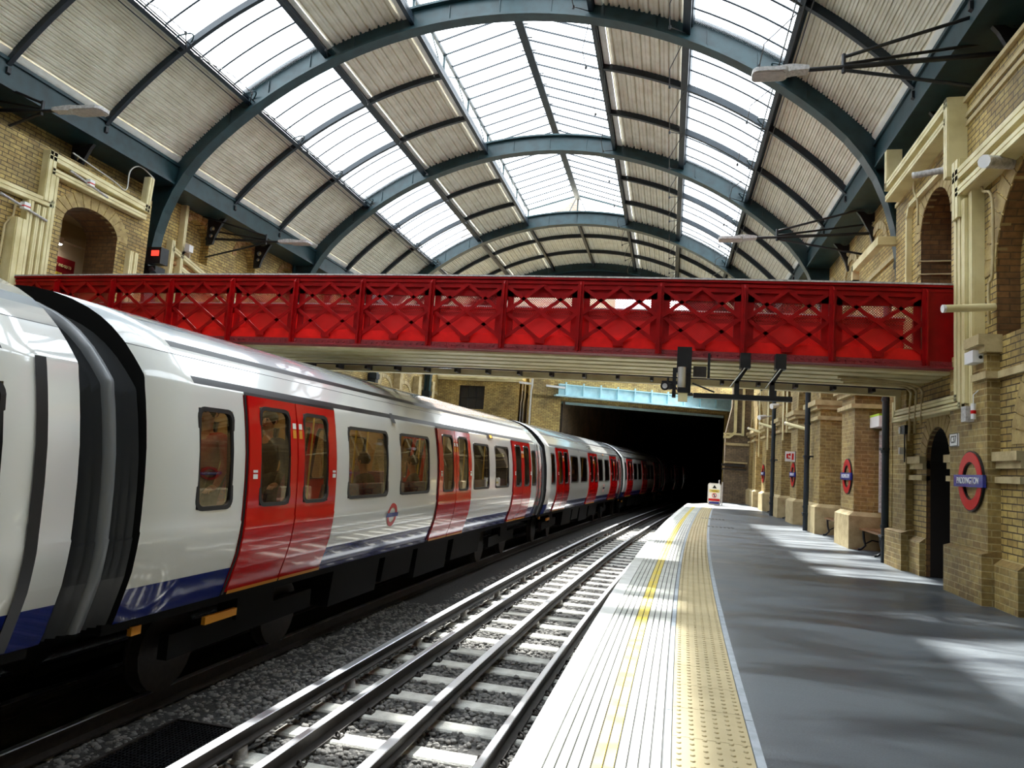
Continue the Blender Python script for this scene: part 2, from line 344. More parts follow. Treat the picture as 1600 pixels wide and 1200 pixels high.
# ------------------------------------------------------------------ tracks
def rail_prof(h=.16, hw=.036, fw=.07, w=.009, base=None):
    b = RAILZ - h if base is None else base
    return [(-fw, b), (fw, b), (fw, b+.015), (w, b+.035), (w, b+h-.045), (hw, b+h-.032), (hw, b+h-.006), (hw-.008, b+h), (-hw+.008, b+h), (-hw, b+h-.006), (-hw, b+h-.032), (-w, b+h-.045), (-w, b+.035), (-fw, b+.015)]
def rail(name, label, x0, y0, y1, cond=False, dz=0):
    mb = MB(); p = rail_prof(.13, .045, .06, .02, RAILZ + dz - .13) if cond else rail_prof()
    sweep(mb, p, y0, y1, x0, .5, 0, lambda j: 1 if j in (6, 7, 8) else 0)
    return tag(mb.build(name, ['rust', 'steel']), label, 'rail')
G = 1.505
rail('running_rail', 'bright running rail of the near track, farther from the platform', T1 - G/2, -8, 60)
rail('running_rail', 'running rail of the near track lying closest under the platform edge', T1 + G/2, -8, 60)
ca = rail('conductor_rail', 'heavy outer conductor rail left of the near track, beyond both running rails', T1 - G/2 - .42, -8, 60, True, .075)
cc = rail('conductor_rail', 'centre conductor rail between the running rails of the near track', T1, -8, 60, True, .04)
rail('running_rail', 'dark running rail under the train, on its platform side', T2 + G/2, -8, 60)
rail('running_rail', 'dark running rail under the train, on its far side', T2 - G/2, -8, 60)
rail('conductor_rail', 'centre conductor rail of the far track beneath the train', T2, -8, 60, True, .04)
# insulators under conductor rails
for par, off, dz in ((ca, T1 - G/2 - .42, .075), (cc, T1, .04)):
    for k in range(16):
        y = 3.52 + k * 1.95; mb = MB(); x = off + c(y)
        mb.tube([(x, y, RAILZ - .19), (x, y, RAILZ - .15), (x, y, RAILZ + dz - .125)], [.075, .06, .045], 8)
        mb.build('insulator', 'lampgrey', par)
# sleepers with rail clips
def clip_mbs():
    out = []
    for s_ in (-1, 1):
        for e in (-G/2 + s_*.10, G/2 + s_*.10):
            mb = MB(); out.append(mb)
            pts = [(e + .022*math.cos(a)*1.3, .012*k - .035, .052 + .026*math.sin(a)) for k, a in enumerate([t * PI / 4 for t in range(0, 9)])]
            mb.tube(pts, .011, 5)
            mb.box((e - .035, -.045, .03), (e + .035, .045, .046))
    return out
sl0 = None; ys0 = 6.12 - .65 * 7
for k in range(46):
    y = ys0 + .65 * k
    if sl0 is None:
        mb = MB(); hw, hl, zt, zb = .115, 1.24, .03, -.14
        mb.add([(-hl,-hw-.02,zb),(hl,-hw-.02,zb),(hl,hw+.02,zb),(-hl,hw+.02,zb),(-hl+.02,-hw+.015,zt),(hl-.02,-hw+.015,zt),(hl-.02,hw-.015,zt),(-hl+.02,hw-.015,zt),
                (-hl+.005,-hw,zt-.015),(hl-.005,-hw,zt-.015),(hl-.005,hw,zt-.015),(-hl+.005,hw,zt-.015)],
               [(0,3,2,1),(4,5,6,7),(0,1,9,8),(1,2,10,9),(2,3,11,10),(3,0,8,11),(8,9,5,4),(9,10,6,5),(10,11,7,6),(11,8,4,7)])
        sl0 = s_ = mb.build('sleeper', 'concrete'); cl0 = [q_.build('rail_clip', 'rust', s_) for q_ in clip_mbs()]
    else:
        s_ = sl0.copy(); COL.objects.link(s_)
        for q_ in cl0: q = q_.copy(); COL.objects.link(q); q.parent = s_
    s_.location = (T1 + c(y), y, RAILZ - .195); s_.rotation_euler = (0, 0, -math.atan((c(y+.1) - c(y-.1)) / .2))
    tag(s_, 'pale concrete sleeper crossing under the rails of the near track', 'sleeper', 'concrete sleepers of the near track')
# ballast
def stones(n, y0, y1, xo0, xo1, smin, smax, zc):
    ico_v = []; ph = (1 + 5 ** .5) / 2
    for a in (-1, 1):
        for b in (-ph, ph): ico_v += [(0, a, b), (a, b, 0), (b, 0, a)]
    V = np.array(ico_v) / math.hypot(1, ph)
    from itertools import combinations
    d = np.linalg.norm(V[:, None] - V[None], axis=2); e = (d > .1) & (d < 1.1)
    F = [t for t in combinations(range(12), 3) if e[t[0], t[1]] and e[t[1], t[2]] and e[t[0], t[2]]]
    F = np.array([t if np.dot(np.cross(V[t[1]] - V[t[0]], V[t[2]] - V[t[0]]), V[t[0]]) > 0 else (t[0], t[2], t[1]) for t in F])
    y = y0 + (y1 - y0) * rng.random(n) ** 1.15; x = xo0 + (xo1 - xo0) * rng.random(n)
    cy = np.array([c(q) for q in y]); X = T1 + cy + x
    sc = (smin + (smax - smin) * rng.random((n, 1))) * (.7 + .6 * rng.random((n, 3))) * np.array([1, 1, .75])
    P = V[None] * sc[:, None] * (1 + .28 * (rng.random((n, 12, 1)) - .5))
    a = rng.random(n) * 2 * PI; ca_, sa = np.cos(a), np.sin(a)
    P = np.stack([P[..., 0] * ca_[:, None] - P[..., 1] * sa[:, None], P[..., 0] * sa[:, None] + P[..., 1] * ca_[:, None], P[..., 2]], -1)
    z = zc + .03 * rng.random(n)
    P += np.stack([X, y, z], -1)[:, None]
    # keep the sleeper tops and rails clear
    rel = (y - ys0) % .65; rel = np.minimum(rel, .65 - rel); onsl = (rel < .125) & (np.abs(x) < 1.25)
    P[onsl, :, 2] -= .10
    return P.reshape(-1, 3), (F[None] + 12 * np.arange(n)[:, None, None]).reshape(-1, 3)
def stone_obj(name, parts, label):
    vs = []; fs = []; o_ = 0
    for v, f in parts: vs.append(v); fs.append(f + o_); o_ += len(v)
    v = np.concatenate(vs); f = np.concatenate(fs); me = bpy.data.meshes.new(name)
    me.vertices.add(len(v)); me.vertices.foreach_set('co', v.astype('f').ravel()); me.loops.add(f.size); me.loops.foreach_set('vertex_index', f.astype('i').ravel())
    me.polygons.add(len(f)); me.polygons.foreach_set('loop_start', np.arange(len(f)) * 3); me.polygons.foreach_set('loop_total', np.full(len(f), 3)); me.update(); me.validate()
    me.materials.append(M['ballast']); ob = bpy.data.objects.new(name, me); COL.objects.link(ob); return tag(ob, label, 'ballast', kind='stuff')
BZ = RAILZ - .205
stone_obj('ballast', [stones(12500, 2.6, 11, -1.9, 1.5, .020, .038, BZ), stones(9000, 11, 32, -1.9, 1.5, .030, .05, BZ - .01), stones(3500, 3, 12, -2.6, -1.9, .02, .038, BZ - .015)],
          'loose grey ballast stones filling the track bed between the sleepers')
g = MB(); sweep(g, [(-8.5, -1.33), (1.6, -1.33), (1.6, RAILZ - .235), (-8.5, RAILZ - .235)], -10, 60, T1, .8); struct(g, 'floor', 'bed')
# walkway grating between the tracks
t = thing('floor_grating', 'dark steel mesh grating lying between the two tracks at the bottom', 'grating', (-3.75, 5.0, RAILZ - .1))
mb = MB()
for a, b in (((-4.15, 3.6), (-4.12, 5.85)), ((-3.42, 3.6), (-3.36, 5.85)), ((-4.12, 5.82), (-3.36, 5.85)), ((-4.15, 3.6), (-3.42, 3.63))):
    mb.box((*a, RAILZ - .2), (max(b[0], a[0] + .03), max(b[1], a[1] + .03), RAILZ - .1))
mb.build('frame', 'rust', t); mb = MB()
for k in range(22): mb.box((-4.1 + k*.033, 3.6, RAILZ - .13), (-4.094 + k*.033, 5.84, RAILZ - .11))
for k in range(56): mb.box((-4.13, 3.62 + k*.04, RAILZ - .13), (-3.38, 3.626 + k*.04, RAILZ - .11))
mb.build('grille', 'black', t)

# ------------------------------------------------------------------ roof
XC = -3.88; ZC = 1.016
def rp(th, r): return (XC + r * math.sin(th), ZC + r * math.cos(th))
TH = {1: math.asin(1.95/9.73), 2: math.asin(3.9/9.73), 3: math.asin(5.72/9.73), 4: math.asin(7.36/9.73)}
MAIN = [13.69 + 6.546 * k for k in (-4, -3, -2, -1, 0, 1, 2, 3)]
YA, YB = -12.4, MAIN[-1] + .1
side = lambda s: 'left' if s < 0 else 'right'
def corr(mb, th0, th1, y0, y1, pitch, s, depth=-.04, R=9.83, fl0=.22, fl1=.0):
    """corrugated sheet with trapezoid folds running along the platform, plus flat flashings (second material)"""
    L = (th1 - th0) * R; a0 = fl0; n = int((L - fl0 - fl1) / pitch); pts = []
    for i in range(n):
        b = fl1 + (L - fl0 - fl1) * i / n; p = (L - fl0 - fl1) / n
        pts += [(b, 0), (b + .10*p, -.016), (b + .20*p, -.016), (b + .26*p, 0), (b + .50*p, 0), (b + .56*p, depth), (b + .72*p, depth), (b + .78*p, 0), (b + p, 0)]
    P = [rp(s * (th0 + u / R), R - d) for u, d in pts]
    for i in range(len(P) - 1):
        (xa, za), (xb, zb) = P[i], P[i+1]
        if abs(xa - xb) + abs(za - zb) < 1e-6: continue
        mb.add([(xa, y0, za), (xb, y0, zb), (xb, y1, zb), (xa, y1, za)], [(0, 1, 2, 3)], 0)
    for u0, u1 in ((0, fl1), (L - fl0, L)):
        if u1 - u0 < .01: continue
        (xa, za), (xb, zb) = rp(s*(th0+u0/R), R-.015), rp(s*(th0+u1/R), R-.015)
        mb.add([(xa, y0, za), (xb, y0, zb), (xb, y1, zb), (xa, y1, za)], [(0, 1, 2, 3)], 1)
BAYS = [(YA, MAIN[1])] + [(MAIN[i], MAIN[i+1]) for i in range(1, 7)]
for s in (-1, 1):
    for (y0, y1) in BAYS:
        mb = MB(); corr(mb, TH[3], TH[4], y0, y1, .118, s); struct(mb, 'ceiling', ['corr', 'flash'])
        mb = MB(); corr(mb, TH[1], TH[2], y0, y1, .21, s, fl0=.16, fl1=.2, depth=-.06); struct(mb, 'ceiling', ['corr', 'flash'])
    for y0, y1 in (BAYS[-1], (YA, MAIN[2])):  # far end bay, plus unseen rear bays closed to cut light from behind
        mb = MB(); corr(mb, TH[2], TH[3], y0, y1, .15, s, fl0=.06); struct(mb, 'ceiling', ['corr', 'flash'])
        mb = MB(); corr(mb, 0, TH[1], y0, y1, .17, s, fl0=.05); struct(mb, 'ceiling', ['corr', 'flash'])
# glazing bands and their bars
nwin = 1
GLZ = BAYS[2:-1]
for s in (-1, 1):
    for (y0, y1) in GLZ:
        mb = MB(); n = 6
        P = [rp(s * (TH[2] + (TH[3] - TH[2]) * i / n), 9.90) for i in range(n + 1)]
        for i in range(n): mb.add([(P[i][0], y0, P[i][1]), (P[i+1][0], y0, P[i+1][1]), (P[i+1][0], y1, P[i+1][1]), (P[i][0], y1, P[i][1])], [(0, 1, 2, 3)])
        w_ = struct(mb, 'window_%d' % nwin, 'glass_r', True); nwin += 1
        nb = int(round((y1 - y0) / .546))
        for k in range(nb):
            if abs(((y0 + k * .546 - MAIN[0]) % 2.182)) < .05 or abs(((y0 + k * .546 - MAIN[0]) % 2.182) - 2.182) < .05: continue
            b_ = MB(); y = y0 + k * .546
            b_.tube([(q[0], y, q[1] - .03) for q in P], .019, 5); b_.build('glazing_bar', 'darkteal', w_)
# lantern
LX, LZ0, LZ1, LR = 1.95, 10.55, 11.10, 11.62
for (y0, y1) in GLZ:
    mb = MB()
    for s in (-1, 1):
        mb.add([(XC + s*2.02, y0, LZ1), (XC, y0, LR + .12), (XC, y1, LR + .12), (XC + s*2.02, y1, LZ1)], [(0, 1, 2, 3)])
        mb.add([(XC + s*2.0, y0, LZ0), (XC + s*2.0, y0, LZ1), (XC + s*2.0, y1, LZ1), (XC + s*2.0, y1, LZ0)], [(0, 1, 2, 3)])
    w_ = struct(mb, 'window_%d' % nwin, 'glass_r'); nwin += 1
    for k in range(int(round((y1 - y0) / .546))):
        b_ = MB(); y = y0 + k * .546
        for s in (-1, 1): b_.bar((XC + s*2.0, y, LZ1 - .02), (XC, y, LR + .09), .020, .04)
        b_.build('glazing_bar', 'darkteal', w_)
yL = MAIN[6]; yG = MAIN[2]
t = thing('ridge_beam', 'dark blue ridge beam along the top of the glazed roof lantern', 'beam', (XC, 10, LR))
mb = MB(); mb.bar((XC, yG, LR), (XC, yL, LR), .07, .24); mb.bar((XC, yG, LR - .12), (XC, yL, LR - .12), .20, .03)
for k in range(int((yL - yG) / .546)): mb.bar((XC - .19, yG + .2 + k*.546, LR - .07), (XC + .19, yG + .2 + k*.546, LR - .07), .02, .02)
mb.build('girder', 'darkteal', t)
for s in (-1, 1):
    t = thing('lantern_truss', 'slim lattice truss carrying the %s side of the roof lantern' % side(s), 'truss', (XC + s*LX, 10, LZ0))
    x = XC + s * LX; mb = MB()
    mb.bar((x, yG, LZ0), (x, yL, LZ0), .10, .10); mb.bar((x, yG, LZ1), (x, yL, LZ1), .07, .07); mb.build('chord', 'darkteal', t)
    mb = MB(); k = 0; y = MAIN[6]
    while y > yG + 1:
        mb.bar((x, y, LZ0), (x, y, LZ1), .05, .05); mb.bar((x, y, LZ0), (x, y - 1.09, LZ1), .02, .03); mb.bar((x, y - 1.09, LZ1), (x, y - 2.18, LZ0), .02, .03)
        mb.bar((x, y - .0, LZ1), (x - s*.18, y, LZ1 + .05), .03, .03); y -= 2.182
    mb.build('lattice', 'teal', t)
t = thing('lantern_gable_frame', 'open triangular frame of struts closing the far end of the roof lantern', 'frame', (XC, yL, LZ0))
mb = MB()
for s in (-1, 1): mb.bar((XC + s*2.0, yL, LZ1), (XC, yL, LR + .05), .05, .07); mb.bar((XC + s*.05, yL, LR), (XC + s*.4, yL + .02, LZ0 + .3), .03, .03)
mb.bar((XC, yL, LR), (XC, yL, 10.8), .05, .05); mb.bar((XC - 1.95, yL, LZ0 + .1), (XC - 1.95, yL, LZ1), .06, .06); mb.bar((XC + 1.95, yL, LZ0 + .1), (XC + 1.95, yL, LZ1), .06, .06)
mb.build('struts', 'teal', t)
mb = MB(); mb.prism([(XC - 1.95, 10.5), (XC + 1.95, 10.5), (XC + 1.95, 10.72), (XC, 10.95), (XC - 1.95, 10.72)], [], YR, yL + .10, yL + .14); mb.build('sill_panel', 'flash', t)
# purlins
pn = {1: 'lantern edge', 2: 'upper', 3: 'lower'}
for s in (-1, 1):
    for k in (1, 2, 3):
        th = s * TH[k]; t = thing('roof_purlin', 'long dark roof purlin at the %s, %s side' % ({1: 'foot of the lantern', 2: 'inner edge of the glazing', 3: 'outer edge of the glazing'}[k], side(s)), 'purlin', (rp(th, 9.75)[0], 10, rp(th, 9.75)[1]))
        x0, z0 = rp(th, 9.84); x1, z1 = rp(th, 9.66); mb = MB(); nrm = (x0 - x1, 0, z0 - z1); xm, zm = rp(th, 9.75)
        w = .16 if k == 2 else .09
        mb.bar((xm, YA, zm), (xm, YB, zm), .04, .20, up=nrm); xk, zk = rp(th, 9.86); mb.bar((xk, YA, zk), (xk, YB, zk), .10, .10, up=nrm); mb.bar((x1, YA, z1), (x1, YB, z1), w, .03, up=nrm); mb.build('beam', 'darkteal', t)
        if k > 1 or s > 0:
            y = MAIN[2]
            while y < YB - 1:
                mb = MB()
                xa, za = rp(th, 9.64); nx, nz = rp(th + (-s*.035 if k == 3 else -s * .02), 9.30)
                mb.tube([(xa, y + .05, za), (nx, y + .8, nz), (nx, y + 1.5, nz), (xa, y + 2.13, za)], .010, 5)
                mb.tube([(nx, y + 1.5, nz + .02), (nx, y + 1.5, nz - .04)], .026, 6); y += 2.182; mb.build('tie_rod', 'black', t)
        if k == 3:
            mb = MB(); xa, za = rp(s * (TH[3] - .012), 9.66); mb.tube([(xa, YA, za), (xa, MAIN[6], za)], .014, 5)
            xa, za = rp(s * (TH[3] + .016), 9.68); mb.tube([(xa, YA, za), (xa, MAIN[6], za)], .012, 5); mb.build('cable', 'darkteal' if s < 0 else 'black', t)
            y = MAIN[2]
            while y < MAIN[6] + .1:
                mb = MB()
                pts = [(*rp(s * (TH[3] - .004 - .026 * math.sin(PI * q / 8)), 9.72),) for q in range(9)]
                mb.tube([(px, y - .18 + .36 * q / 8 - .16, pz) for q, (px, pz) in enumerate(pts)], .016, 5); y += 2.182; mb.build('loop_bracket', 'teal', t)
t = thing('roof_purlin', 'short dark purlin along the crown of the closed end bay of the roof', 'purlin', (XC, 30, 10.7))
mb = MB(); mb.bar((XC, MAIN[6], ZC + 9.74), (XC, YB, ZC + 9.74), .05, .2); mb.bar((XC, MAIN[6], ZC + 9.65), (XC, YB, ZC + 9.65), .1, .03); mb.build('beam', 'darkteal', t)
# ribs
FOOT = [(6.85, 7.58), (7.12, 7.22), (7.36, 6.80), (7.55, 6.32), (7.67, 5.85), (7.74, 5.35), (7.77, 4.9), (7.77, 4.35)]
thmax = .76
def main_rib(y, label):
    t = thing('roof_rib', label, 'rib', (XC, y, 4.4)); n = 40
    inner = [rp(-thmax + 2 * thmax * i / n, 9.50) for i in range(n + 1)]
    outer = [rp(-TH[4] + 2 * TH[4] * i / n, 9.97) for i in range(n + 1)]
    Lf = [(XC - a, b) for a, b in FOOT[::-1]]; Rf = [(XC + a, b) for a, b in FOOT]
    inn = Lf + inner + Rf
    poly = inn + [(XC + 8.05, 4.35), (XC + 8.05, 7.0), (XC + 7.52, 7.42)] + outer[::-1] + [(XC - 7.52, 7.42), (XC - 8.05, 7.0), (XC - 8.05, 4.35)]
    mb = MB(); mb.prism(poly, [], YR, y - .025, y + .025); mb.build('web', 'teal', t)
    mb = MB(); w = .14
    for P, off in ((inn, .0), (outer, 0)):
        vs = []; fs = []
        for i, (px, pz) in enumerate(P):
            a = P[max(0, i-1)]; b = P[min(len(P)-1, i+1)]; d = Vector((b[0]-a[0], 0, b[1]-a[1])).normalized(); nn = Vector((-d.z, 0, d.x)) * .025
            for q in (-1, 1):
                for e in (-1, 1): vs.append((px + nn.x * q, y + e * w, pz + nn.z * q))
        for i in range(len(P) - 1):
            a = 4*i; b = a + 4; fs += [(a, a+1, b+1, b), (a+2, b+2, b+3, a+3), (a, b, b+2, a+2), (a+1, a+3, b+3, b+1)]
        mb.add(vs, fs, 0, False)
    for s in (-1, 1): mb.bar((XC + s*8.0, y, 4.35), (XC + s*8.0, y, 7.1), .05, .28, up=(0, 1, 0))
    mb.build('flange', 'teal', t)
    for s in (-1, 1):
        mb = MB(); mb.box((XC + s*7.70, y - .17, 4.14), (XC + s*8.08, y + .17, 4.35)); mb.box((XC + s*7.74, y - .13, 3.95), (XC + s*8.08, y + .13, 4.15)); mb.build('foot', 'darkteal', t)
        MB().box((XC + s*7.72, y - .18, 5.15), (XC + s*8.05, y + .18, 5.25)).build('collar', 'darkteal', t)
    for i in range(2, n - 1, 3):
        px, pz = rp(-thmax + 2*thmax*i/n, 9.72)
        MB().bar((px, y - .03, pz - .16), (px, y - .03, pz + .16), .02, .05).build('stiffener', 'teal', t)
rl = ['broad teal arched rib at the far rear of the roof, behind the viewpoint', 'broad teal arched rib behind the viewpoint', 'broad teal arched rib straight overhead', 'broad teal arched rib just before the footbridge',
      'nearest broad teal arched rib spanning the roof above the footbridge', 'second broad teal arched rib spanning the roof beyond the footbridge', 'third broad teal arched rib, where the glazed lantern ends', 'last broad teal arched rib at the open far end of the roof']
for y, l_ in zip(MAIN, rl):
    if y > 5: main_rib(y, l_)
def bracket(par, s, y):
    """pierced cast-iron bracket from the wall up to the eaves beam"""
    X = lambda a: XC + s * a; mb = MB()
    out = [(X(8.05), 6.25), (X(7.86), 6.28), (X(7.80), 6.5), (X(7.62), 6.86), (X(7.42), 7.12), (X(7.30), 7.2), (X(7.30), 7.3), (X(8.05), 7.3)]
    def ring(cx, cz, r, n=10): return [(X(cx) + r*math.cos(2*PI*i/n), cz + r*math.sin(2*PI*i/n)) for i in range(n)]
    mb.prism(out, [ring(7.80, 7.02, .13), ring(7.90, 6.68, .07), ring(7.92, 6.50, .05), ring(7.60, 7.16, .05)], YR, y - .035, y + .035)
    mb.tube([(X(7.80), y, 7.10), (X(7.74), y, 7.02), (X(7.80), y, 6.95), (X(7.86), y, 7.0), (X(7.82), y, 7.04)], .015, 5)
    return mb.build('bracket', 'black', par)
i = 0; y = MAIN[0]
while y < YB:
    if min(abs(y - m) for m in MAIN) > .5 and y > 8:
        near = max([m for m in MAIN if m < y]); nth = 1 if y - near < 3 else 2
        idx = MAIN.index(near)
        nm = {3: 'before the nearest broad rib above the bridge', 4: 'between the nearest and second broad ribs', 5: 'between the second and third broad ribs', 6: 'in the closed end bay past the lantern'}[idx]
        t = thing('slim_roof_rib', 'slim dark arched rib, %s of two %s' % ('first' if nth == 1 else 'second', nm), 'rib', (XC, y, 7.3))
        for a0, a1 in ((-TH[4], -TH[1]), (TH[1], TH[4])) if idx < 6 else ((-TH[4], TH[4]),):
            n = 24; mb = MB(); P = [rp(a0 + (a1 - a0) * q / n, 9.76) for q in range(n + 1)]
            for q in range(n):
                nrm = (P[q][0] - XC, 0, P[q][1] - ZC)
                mb.bar((P[q][0], y, P[q][1]), (P[q+1][0], y, P[q+1][1]), .025, .15, up=nrm)
                A = rp(a0 + (a1 - a0) * q / n, 9.69); B = rp(a0 + (a1 - a0) * (q+1) / n, 9.69)
                mb.bar((A[0], y, A[1]), (B[0], y, B[1]), .085, .025, up=nrm)
            mb.build('arch', 'darkteal', t)
        for s in (-1, 1): bracket(t, s, y)
    y += 2.182
for s in (-1, 1):
    t = thing('eaves_beam', 'teal box beam along the %s eaves under the corrugated sheets' % side(s), 'beam', (XC + s*7.4, 10, 7.2))
    mb = MB(); mb.box((XC + s*7.34, YA, 6.98), (XC + s*7.40, YB, 7.42)); mb.box((XC + s*7.30, YA, 6.95), (XC + s*8.1, YB, 7.0)); mb.box((XC + s*7.30, YA, 7.40), (XC + s*7.52, YB, 7.46)); mb.build('plate', 'teal', t)
    mb = MB(); mb.box((XC + s*7.52, YA, 7.42), (XC + s*8.3, YB, 7.46)); mb.build('gutter', 'darkteal', t)
# gable infill at the far end of the roof
mb = MB(); n = 30
outer = [rp(-.62 + 1.24*i/n, 9.95) for i in range(n+1)]; innr = [rp(-.62 + 1.24*i/n, 9.0) for i in range(n+1)]
mb.prism(outer + innr[::-1], [], YR, YB, YB + .06); tag(mb.build('gable_fascia', 'darkteal'), 'dark fascia board closing the far end of the arched roof', 'fascia')

# ------------------------------------------------------------------ right wall
FR = 3.58; UR = 4.02
holes = [arch(10.37, 11.28, -.05, 1.62, .46), arch(6.3, 8.34, -.05, 1.75, .9), arch(10.35, 11.55, 3.25, 4.95, .55), arch(6.5, 9.0, 2.98, 3.75, 1.2)]
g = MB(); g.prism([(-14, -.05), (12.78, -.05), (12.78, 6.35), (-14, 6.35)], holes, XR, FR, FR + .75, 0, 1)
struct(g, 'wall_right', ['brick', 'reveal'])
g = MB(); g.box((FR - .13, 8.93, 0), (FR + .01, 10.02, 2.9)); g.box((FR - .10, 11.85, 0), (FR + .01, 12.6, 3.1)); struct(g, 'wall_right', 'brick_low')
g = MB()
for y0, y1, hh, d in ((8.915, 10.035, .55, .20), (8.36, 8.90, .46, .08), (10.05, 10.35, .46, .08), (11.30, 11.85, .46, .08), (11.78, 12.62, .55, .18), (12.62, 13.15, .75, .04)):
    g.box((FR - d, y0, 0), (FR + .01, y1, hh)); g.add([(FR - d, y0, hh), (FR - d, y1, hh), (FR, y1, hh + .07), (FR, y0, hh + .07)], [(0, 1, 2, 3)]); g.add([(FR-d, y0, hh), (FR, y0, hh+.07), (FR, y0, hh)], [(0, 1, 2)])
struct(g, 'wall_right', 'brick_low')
g = MB()
for z0, z1, d in ((1.58, 1.68, .09), (1.50, 1.58, .05), (1.34, 1.41, .06)):
    for y0, y1 in ((8.34, 8.93), (10.02, 10.37), (11.28, 11.85)): g.box((FR - d, y0, z0), (FR + .05, y1, z1))
for z0, z1, d in ((2.88, 3.0, .24), (2.80, 2.88, .18), (2.50, 2.58, .17)):
    g.box((FR - d, 8.86, z0), (FR, 9.28, z1))
g.box((FR - .05, -14, 2.50), (FR + .01, 8.9, 2.58)); g.box((FR - .05, 10.1, 2.84), (FR + .01, 12.78, 2.92))
for z in (6.22, 6.02, 5.9): g.box((FR - .05 if z > 6.1 else FR - .025, -14, z), (FR + .01, 12.78, z + .06))
struct(g, 'trim_5', 'stone')
# voussoir rings round the openings
def ring_arch(mb, y0, y1, zs, rise, w, x0, x1, n=15):
    r = (y1 - y0) / 2; cy = (y0 + y1) / 2
    for i in range(n):
        a = PI * (i + .06) / n; b = PI * (i + .94) / n
        P = [(cy + (r + q) * math.cos(t_), zs + (rise + q) * math.sin(t_)) for q, t_ in ((0, a), (w, a), (w, b), (0, b))]
        mb.prism(P, [], XR, x0, x1)
g = MB(); ring_arch(g, 10.37, 11.28, 1.62, .46, .24, FR - .012, FR + .1); ring_arch(g, 6.3, 8.34, 1.75, .9, .3, FR - .012, FR + .1, 21)
ring_arch(g, 10.35, 11.55, 4.95, .55, .26, FR - .012, FR + .1); ring_arch(g, 6.5, 9.0, 3.75, 1.2, .3, FR - .012, FR + .1, 23); struct(g, 'trim_6', 'voussoir')
g = MB(); g.box((FR + .24, 6.3, 2.9), (FR + .3, 9.2, 5.2)); struct(g, 'wall_right', 'brick')
g = MB()
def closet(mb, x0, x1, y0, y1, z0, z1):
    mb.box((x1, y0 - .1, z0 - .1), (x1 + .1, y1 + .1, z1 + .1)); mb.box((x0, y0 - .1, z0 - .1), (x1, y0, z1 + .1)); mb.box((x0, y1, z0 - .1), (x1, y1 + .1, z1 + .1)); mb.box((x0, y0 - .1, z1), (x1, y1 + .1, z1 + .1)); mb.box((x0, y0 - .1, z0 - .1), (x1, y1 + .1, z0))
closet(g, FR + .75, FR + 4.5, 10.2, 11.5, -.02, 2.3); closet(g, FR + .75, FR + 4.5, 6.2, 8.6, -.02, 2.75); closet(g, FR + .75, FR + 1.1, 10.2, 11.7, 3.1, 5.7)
struct(g, 'wall_right', 'doorshade')  # boxes behind the openings, blackened to paint in their shade
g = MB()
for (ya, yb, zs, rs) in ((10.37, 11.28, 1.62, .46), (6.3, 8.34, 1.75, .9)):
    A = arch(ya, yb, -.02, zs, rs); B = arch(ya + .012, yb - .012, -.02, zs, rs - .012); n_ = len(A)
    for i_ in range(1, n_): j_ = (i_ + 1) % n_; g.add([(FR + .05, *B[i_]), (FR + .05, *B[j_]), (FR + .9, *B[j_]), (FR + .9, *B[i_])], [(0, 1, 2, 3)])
struct(g, 'wall_right', 'doorshade')  # thin sheets over the jambs, their black standing for doorway shade
# arcade beyond the bridge: piers at face plane with arched recesses
PF = 3.47; BK = 3.95
piers = [(12.5, 12.78), (14.9, 15.95), (18.15, 19.45), (21.2, 22.3), (24.05, 25.5), (27.75, 28.9), (30.9, 32.0), (33.0, 33.6)]
g = MB()
# build the arcade pier by pier so that the face stays simple
for i, (a, b) in enumerate(piers):
    g.box((PF, a, 0), (BK, b, 3.2))
for i in range(len(piers) - 1):
    a, b = piers[i][1], piers[i+1][0]; cy = (a + b) / 2; r = (b - a) / 2; n = 12
    pts = [(cy + r * math.cos(PI * q / n), 3.2 + r * math.sin(PI * q / n)) for q in range(n + 1)]
    m0 = (piers[i][0] + piers[i][1]) / 2 if i else 12.77; m1 = (piers[i+1][0] + piers[i+1][1]) / 2
    g.prism([(m1, 3.2)] + pts + [(m0, 3.2), (m0, 4.62), (m1, 4.62)], [], XR, PF, BK)
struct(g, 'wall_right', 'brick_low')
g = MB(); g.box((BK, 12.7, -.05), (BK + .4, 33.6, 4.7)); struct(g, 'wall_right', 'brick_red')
g = MB(); g.box((UR, -14, 6.3), (UR + .4, 13.3, 8.3)); g.box((UR, 12.7, 4.55), (UR + .4, 33.6, 8.3)); g.box((PF + .1, 12.7, 4.55), (UR, 33.6, 4.66)); g.box((FR + .02, 12.6, 4.5), (UR + .1, 12.78, 6.35)); struct(g, 'wall_right', 'brick')
g = MB()
for (a, b) in piers[1:]:
    for z0, z1, d in ((3.02, 3.14, .15), (2.93, 3.02, .09), (2.68, 2.76, .08)): g.box((PF - d, a - d, z0), (BK, b + d, z1))
for i in range(len(piers) - 1):
    a, b = piers[i][1], piers[i+1][0]; ring_arch(g, a, b, 3.2, (b - a) / 2, .12, PF - .01, PF + .1, 13)
struct(g, 'trim_7', 'stone')
g = MB()
for (a, b) in piers:
    if a < 13: continue
    g.box((PF - .10, a - .08, 0), (BK, b + .08, .62)); g.add([(PF-.10, a-.08, .62), (PF-.10, b+.08, .62), (PF, b, .70), (PF, a, .70)], [(0, 1, 2, 3)]); g.add([(PF-.10, a-.08, .62), (PF, a, .70), (BK, a, .70), (BK, a-.08, .62)], [(0, 1, 2, 3)])
struct(g, 'baseboard_right', 'stone')
# dark doorway in the third recess
t = tag(MB().box((BK - .06, 19.6, 0), (BK - .01, 20.9, 2.2)).build('door_1', 'wood'), kind='structure')
MB().box((BK - .09, 19.7, .95), (BK - .06, 19.8, 1.02)).build('door_handle', 'steel', t)
